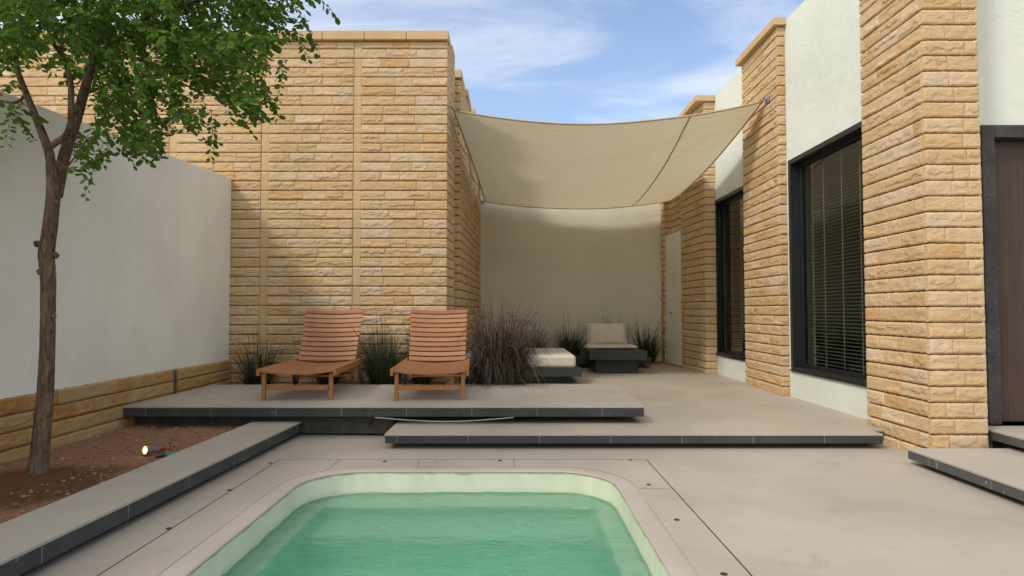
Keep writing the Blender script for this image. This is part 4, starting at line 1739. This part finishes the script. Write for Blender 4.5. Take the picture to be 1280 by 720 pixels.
tm = MB()
limb(tm, [(45, 603, 17.5), (47, 592, 15), (50, 565, 13.2), (56, 500, 11.4), (59, 440, 10.6), (60, 385, 10.2), (60, 345, 10.6), (58, 318, 11.3),
          (61, 295, 10.5), (65, 262, 9.8), (67, 238, 10.0), (66, 222, 9.0), (64, 205, 7.5)], 3.57, 18, 0.05)
for (px, py, r) in ((47, 305, 4.5), (69, 319, 4.5), (50, 340, 4.0), (70, 253, 3.5), (64, 290, 3), (67, 395, 3)):
    c = P(px, py, 3.55)
    bm = bmesh.new()
    bmesh.ops.create_icosphere(bm, subdivisions=2, radius=r / 800 * 3.5)
    for v in bm.verts:
        v.co *= 1 + 0.25 * mnoise.noise(v.co * 60)
    tm.bm(bm, 0, Matrix.Translation(c))
trunk = tm.build('trunk', M['bark'], tree, smooth=True)
fork = {
    'a': [(66, 215, 7.5), (61, 190, 6.6), (52, 165, 6.0), (42, 140, 5.2), (32, 115, 4.8), (22, 88, 4.2), (18, 60, 3.6), (8, 20, 3.0), (-10, -50, 2.2), (-30, -130, 1.2)],
    'b': [(71, 245, 8.5, 3.6), (77, 210, 8.5, 3.65), (85, 180, 8.2, 3.7), (95, 150, 7.6, 3.75), (105, 115, 7.0, 3.8), (116, 75, 6.0, 3.85), (128, 30, 5.2, 3.9), (150, -40, 4.0, 3.95), (180, -140, 2.0, 4.0)],
    'c': [(60, 186, 4.6), (70, 178, 5.0), (82, 170, 5.2), (88, 155, 4.9, 3.52), (89, 125, 4.6, 3.5), (87, 95, 4.2, 3.48), (78, 70, 3.8, 3.45), (66, 52, 3.2, 3.4), (50, 0, 2.6, 3.35), (40, -80, 1.4, 3.3)],
    'd': [(118, 72, 4.0, 3.85), (150, 48, 3.6, 3.8), (190, 18, 3.4, 3.7), (230, 6, 3.0, 3.6), (280, -8, 2.4, 3.5), (340, -25, 1.5, 3.4)],
    'e': [(104, 118, 2.6, 3.8), (140, 105, 2.2, 3.8), (185, 95, 1.8, 3.8), (235, 92, 1.5, 3.8), (285, 108, 1.0, 3.75)],
    'f': [(33, 118, 2.4), (20, 128, 2.2), (0, 126, 1.8), (-25, 120, 1.2)],
    'g': [(126, 40, 3.0, 3.9), (180, 30, 2.6, 4.0), (250, 40, 2.0, 4.1), (320, 50, 1.2, 4.1)],
    'h': [(78, 215, 1.6, 3.6), (95, 195, 1.3, 3.5), (112, 172, 1.1, 3.4), (128, 176, 0.8, 3.35)],
}
for k, pts in fork.items():
    bmz = MB()
    limb(bmz, pts, 3.57, 10, 0.08)
    bmz.build('branch', M['bark'], tree, smooth=True)

poly = [(-60, -400), (-60, 130), (0, 142), (18, 118), (40, 92), (60, 105), (82, 132), (92, 168), (92, 205), (108, 220), (124, 208), (142, 186), (165, 200), (192, 206), (212, 186), (226, 152), (250, 168),
        (268, 186), (290, 166), (328, 152), (342, 120), (336, 82), (350, 55), (378, 44), (392, 22), (402, 0), (430, -60), (440, -400)]
soft_top = [(-60, -400)]


def inside(x, y):
    c = False
    n = len(poly)
    for i in range(n):
        x1, y1 = poly[i]
        x2, y2 = poly[(i + 1) % n]
        if (y1 > y) != (y2 > y) and x < (x2 - x1) * (y - y1) / (y2 - y1) + x1:
            c = not c
    return c


lm = MB()
twm = MB()


def leaf(p, d, nrm, L, w):
    d = d.normalized()
    s = d.cross(nrm)
    if s.length < 1e-4:
        s = d.orthogonal()
    s.normalize()
    n2 = s.cross(d).normalized()
    f = w * 0.28
    c0, c1, c2 = p, p + d * L * 0.5 - n2 * f, p + d * L - n2 * f * 0.4
    lm.add([c0, c1, c2,
            p + d * L * 0.30 + s * w * 0.42, p + d * L * 0.66 + s * w * 0.5, p + d * L * 0.90 + s * w * 0.26,
            p + d * L * 0.30 - s * w * 0.42, p + d * L * 0.66 - s * w * 0.5, p + d * L * 0.90 - s * w * 0.26],
           [(0, 3, 4, 1), (1, 4, 5, 2), (0, 1, 7, 6), (1, 2, 8, 7)])


def sprig(c, outward, n, Ls):
    d = (outward + Vector((trng.gauss(0, .7), trng.gauss(0, .7), trng.gauss(0, .55)))).normalized()
    L = trng.uniform(0.12, 0.27)
    pts = []
    for k in range(7):
        t = k / 6
        pts.append(c + d * (L * (t - 0.5)) + Vector((0, 0, -0.28 * L * t * t)))
    ok = 0
    for q in (pts[3], pts[6]):
        X, Y = proj(q)
        if Y > -5 and not inside(X, Y):
            ok += 1
    if ok:
        return False
    for q in pts:
        if q.z < 2.55 and q.x < -3.05:
            return False
    twm.tube(pts, [0.0016, 0.0015, 0.0013, 0.0012, 0.001, 0.0009, 0.0006], 4, cap=False)
    for i in range(n):
        t = 0.12 + 0.88 * i / max(1, n - 1)
        k = min(5, int(t * 6))
        p = pts[k].lerp(pts[k + 1], t * 6 - k)
        tan = (pts[k + 1] - pts[k]).normalized()
        s = tan.cross(Vector((0, 0, 1)))
        s = s.normalized() if s.length > 1e-3 else Vector((1, 0, 0))
        dr = (tan * 0.5 + s * (1 if i % 2 else -1) * trng.uniform(0.5, 1.1) + Vector((trng.gauss(0, .25), trng.gauss(0, .25), trng.gauss(-0.25, .3)))).normalized()
        nr = (Vector((0, 0, 1)) + Vector((trng.gauss(0, .55), trng.gauss(0, .55), 0))).normalized()
        ll = Ls * trng.uniform(0.5, 1.35)
        leaf(p + dr * 0.006, dr, nr, ll, ll * trng.uniform(0.58, 0.80))
    return True


cen = Vector((-2.3, 3.6, 3.0))
made = 0
tries = 0
while made < 1100 and tries < 40000:                       # the part of the crown the photo shows
    tries += 1
    X = trng.uniform(-50, 420)
    Y = 235 - 330 * trng.random()
    if not inside(X, Y):
        continue
    dep = trng.gauss(3.65, 0.45)
    if dep < 2.75 or dep > 4.7:
        continue
    if 12 < X < 118 and 55 < Y < 195 and dep < 3.85:      # the forks stay in view
        continue
    c = P(X, Y, dep)
    nz_ = mnoise.noise(c * 2.6) + 0.5 * mnoise.noise(c * 5.5)
    edge = max(0.0, min(1.0, (Y - 60) / 150))
    if nz_ < -0.26 + 0.34 * edge:
        continue
    out = (c - cen)
    out.z *= 0.4
    if sprig(c, out.normalized() + Vector((0, 0, -0.25)), trng.randint(13, 21), 0.037):
        made += 1
made = 0
tries = 0
while made < 300 and tries < 20000:                       # the top of the crown, above the frame
    tries += 1
    c = Vector((trng.uniform(-4.6, -0.6), trng.uniform(1.9, 5.2), trng.uniform(2.7, 4.9)))
    q = ((c.x + 2.5) / 1.9) ** 2 + ((c.y - 3.6) / 1.6) ** 2 + ((c.z - 3.2) / 1.6) ** 2
    if q > 1 or mnoise.noise(c * 2.4) < -0.15:
        continue
    X, Y = proj(c)
    if Y > -10:
        continue
    out = (c - cen)
    out.z *= 0.4
    if sprig(c, out.normalized(), trng.randint(14, 22), 0.040):
        made += 1
# loose hanging tips
for (X, Y, dep) in ((95, 222, 3.4), (118, 216, 3.35), (130, 200, 3.4), (108, 205, 3.5), (140, 186, 3.45), (20, 148, 3.5), (38, 150, 3.45), (265, 165, 3.8), (285, 140, 3.7),
                    (330, 120, 3.7), (350, 118, 3.75), (388, 50, 3.6), (400, 8, 3.6), (160, 190, 3.5), (205, 175, 3.6), (240, 168, 3.7), (300, 152, 3.8), (338, 140, 3.7), (182, 196, 3.5), (265, 184, 3.75), (352, 92, 3.65), (12, 160, 3.45), (30, 165, 3.5), (100, 190, 3.35), (376, 62, 3.6), (318, 150, 3.9)):
    poly_save = poly
    poly = [(-999, -999), (-999, 999), (2000, 999), (2000, -999)]
    c = P(X, Y - 12, dep)
    sprig(c, Vector((0.5, 0, -0.7)), 16, 0.036)
    poly = poly_save
crown = lm.build('crown', M['leaf'], tree)
twm.build('twig', M['twig'], tree)

# ------------------------------------------------------------------ small things
# covers set in the deck around the pool
for k, (px, py, lab) in enumerate(((338, 579, 'small dark deck cover beside the far left corner of the pool surround'),
                                   (287, 613, 'small dark deck cover left of the pool, the second from the platform'),
                                   (211, 661, 'small dark deck cover left of the pool, nearest the camera'),
                                   (481, 577, 'small dark deck cover in front of the far pool edge, left one'),
                                   (625, 576, 'small dark deck cover in front of the far pool edge, middle one'),
                                   (788, 575, 'small dark deck cover by the far right corner of the pool surround'),
                                   (811, 606, 'small dark deck cover right of the pool, the one nearest its rounded corner'),
                                   (846, 650, 'small dark deck cover right of the pool, halfway along the joint'),
                                   (905, 718, 'small dark deck cover right of the pool at the very front'))):
    c = G(px, py, 0)
    m = MB()
    m.lathe([(0.0008, 0.0135), (0.003, 0.013), (0.0035, 0.010), (0.0012, 0.009), (0.0012, 0.003)], (c.x, c.y, 0), (0, 0, 1), 20)
    props(m.build('deck_cover', M['dark_steel'], org=(c.x, c.y, 0), smooth=40), lab, 'drain cover', 'covers set round the pool')

# loose cable hanging under the platform edge
m = MB()
pts = []
for i in range(33):
    t = i / 32
    X = 468 + (642 - 468) * t
    p = P(X, 520, 5.06)
    pts.append(Vector((p.x, 5.085 + 0.01 * math.sin(t * 9), 0.163 - 0.030 * (1 - (2 * t - 1) ** 2) - 0.001)))
m.tube(pts, 0.0045, 6)
props(m.build('loose_cable', M['cable'], smooth=True), 'thin pale cable sagging below the platform edge', 'cable')

# lit garden spotlight lying in the soil
def spot(loc):
    root = thing('garden_spotlight', 'small grey garden spotlight glowing warm in the red soil', 'spotlight', loc)
    L = Vector(loc)
    d = Vector((-0.45, -0.85, 0.12)).normalized()
    m = MB()
    c = L + Vector((0.0, 0, 0.035))
    m.lathe([(-0.075, 0.012), (-0.07, 0.018), (-0.03, 0.021), (-0.02, 0.026), (0.01, 0.029), (0.012, 0.026), (0.004, 0.024)], c, d, 18)
    m.build('lamp_head', M['grey_metal'], root, smooth=40)
    m = MB()
    m.lathe([(0.004, 0.0235), (0.010, 0.022), (0.014, 0.014), (0.016, 0.004)], c, d, 18)
    m.build('bulb', M['bulb'], root, smooth=True)
    m = MB()
    m.tube([c - d * 0.05, c - d * 0.07 + Vector((0.02, 0, -0.02)), L + Vector((0.055, 0.05, -0.002))], [0.006, 0.005, 0.003], 8)
    m.build('spike', M['black_plastic'], root, smooth=True)
    return root


sp = G(183, 567, 0.095)
spot(Vector((sp.x, sp.y, 0.082)))
hp = G(207, 570, 0.10)
m_root = thing('hose_fitting', 'green and black tapered garden fitting lying against the kerb', 'hose fitting', (hp.x, hp.y, 0.085))
d = Vector((0.95, 0.25, 0.02)).normalized()
m = MB()
m.lathe([(0.0, 0.015), (0.004, 0.018), (0.03, 0.018), (0.034, 0.016), (0.052, 0.016), (0.056, 0.012)], (hp.x, hp.y, 0.104), d, 16)
m.build('sleeve', M['green_plastic'], m_root, smooth=40)
m = MB()
m.lathe([(-0.062, 0.003), (-0.05, 0.006), (-0.01, 0.012), (0.0, 0.013)], (hp.x, hp.y, 0.103), d + Vector((0, 0, 0.12)), 14)
m.build('nozzle', M['black_plastic'], m_root, smooth=40)
rp = G(208, 561, 0.10)
m = MB()
m.tube([rp + Vector((-0.05, 0.02, -0.012)), rp + Vector((-0.02, 0, 0.0)), rp + Vector((0.01, -0.01, 0.004)), rp + Vector((0.03, 0.02, -0.01))], [0.007, 0.009, 0.008, 0.005], 8)
props(m.build('wire_connector', M['red_plastic'], smooth=True), 'short red wire connector in the soil beside the garden spotlight', 'connector')
m = MB()
sp2 = G(212, 557, 0.10)
m.tube([Vector((sp2.x, sp2.y, 0.08)), Vector((sp2.x + 0.008, sp2.y, 0.12)), Vector((sp2.x + 0.012, sp2.y, 0.15))], [0.003, 0.0025, 0.002], 6)
seedling = thing('seedling', 'tiny dark sprig with one green leaf beside the red connector', 'plant', (sp2.x, sp2.y, 0.08))
m.build('stem', M['bark'], seedling, smooth=True)
lm = MB()
for k in range(4):
    a = k * 1.9
    leaf(Vector((sp2.x + 0.012, sp2.y, 0.135 + 0.005 * k)), Vector((math.cos(a), math.sin(a), 0.2)), Vector((0, 0, 1)), 0.03, 0.016)
lm.build('foliage', M['leaf'], seedling)

# fallen leaves on the soil and kerb
lm = MB()
fr_ = random.Random(4)
for i in range(110):
    x, y = fr_.uniform(-3.0, -2.1), fr_.uniform(1.7, 5.0)
    a = fr_.uniform(0, 6.28)
    leaf(Vector((x, y, 0.094 + fr_.uniform(0, 0.006))), Vector((math.cos(a), math.sin(a), fr_.uniform(-.1, .2))), Vector((fr_.gauss(0, .2), fr_.gauss(0, .2), 1)), fr_.uniform(0.015, 0.032), 0.012)
props(lm.build('leaf_litter', M['dry_leaf']), kind='stuff')
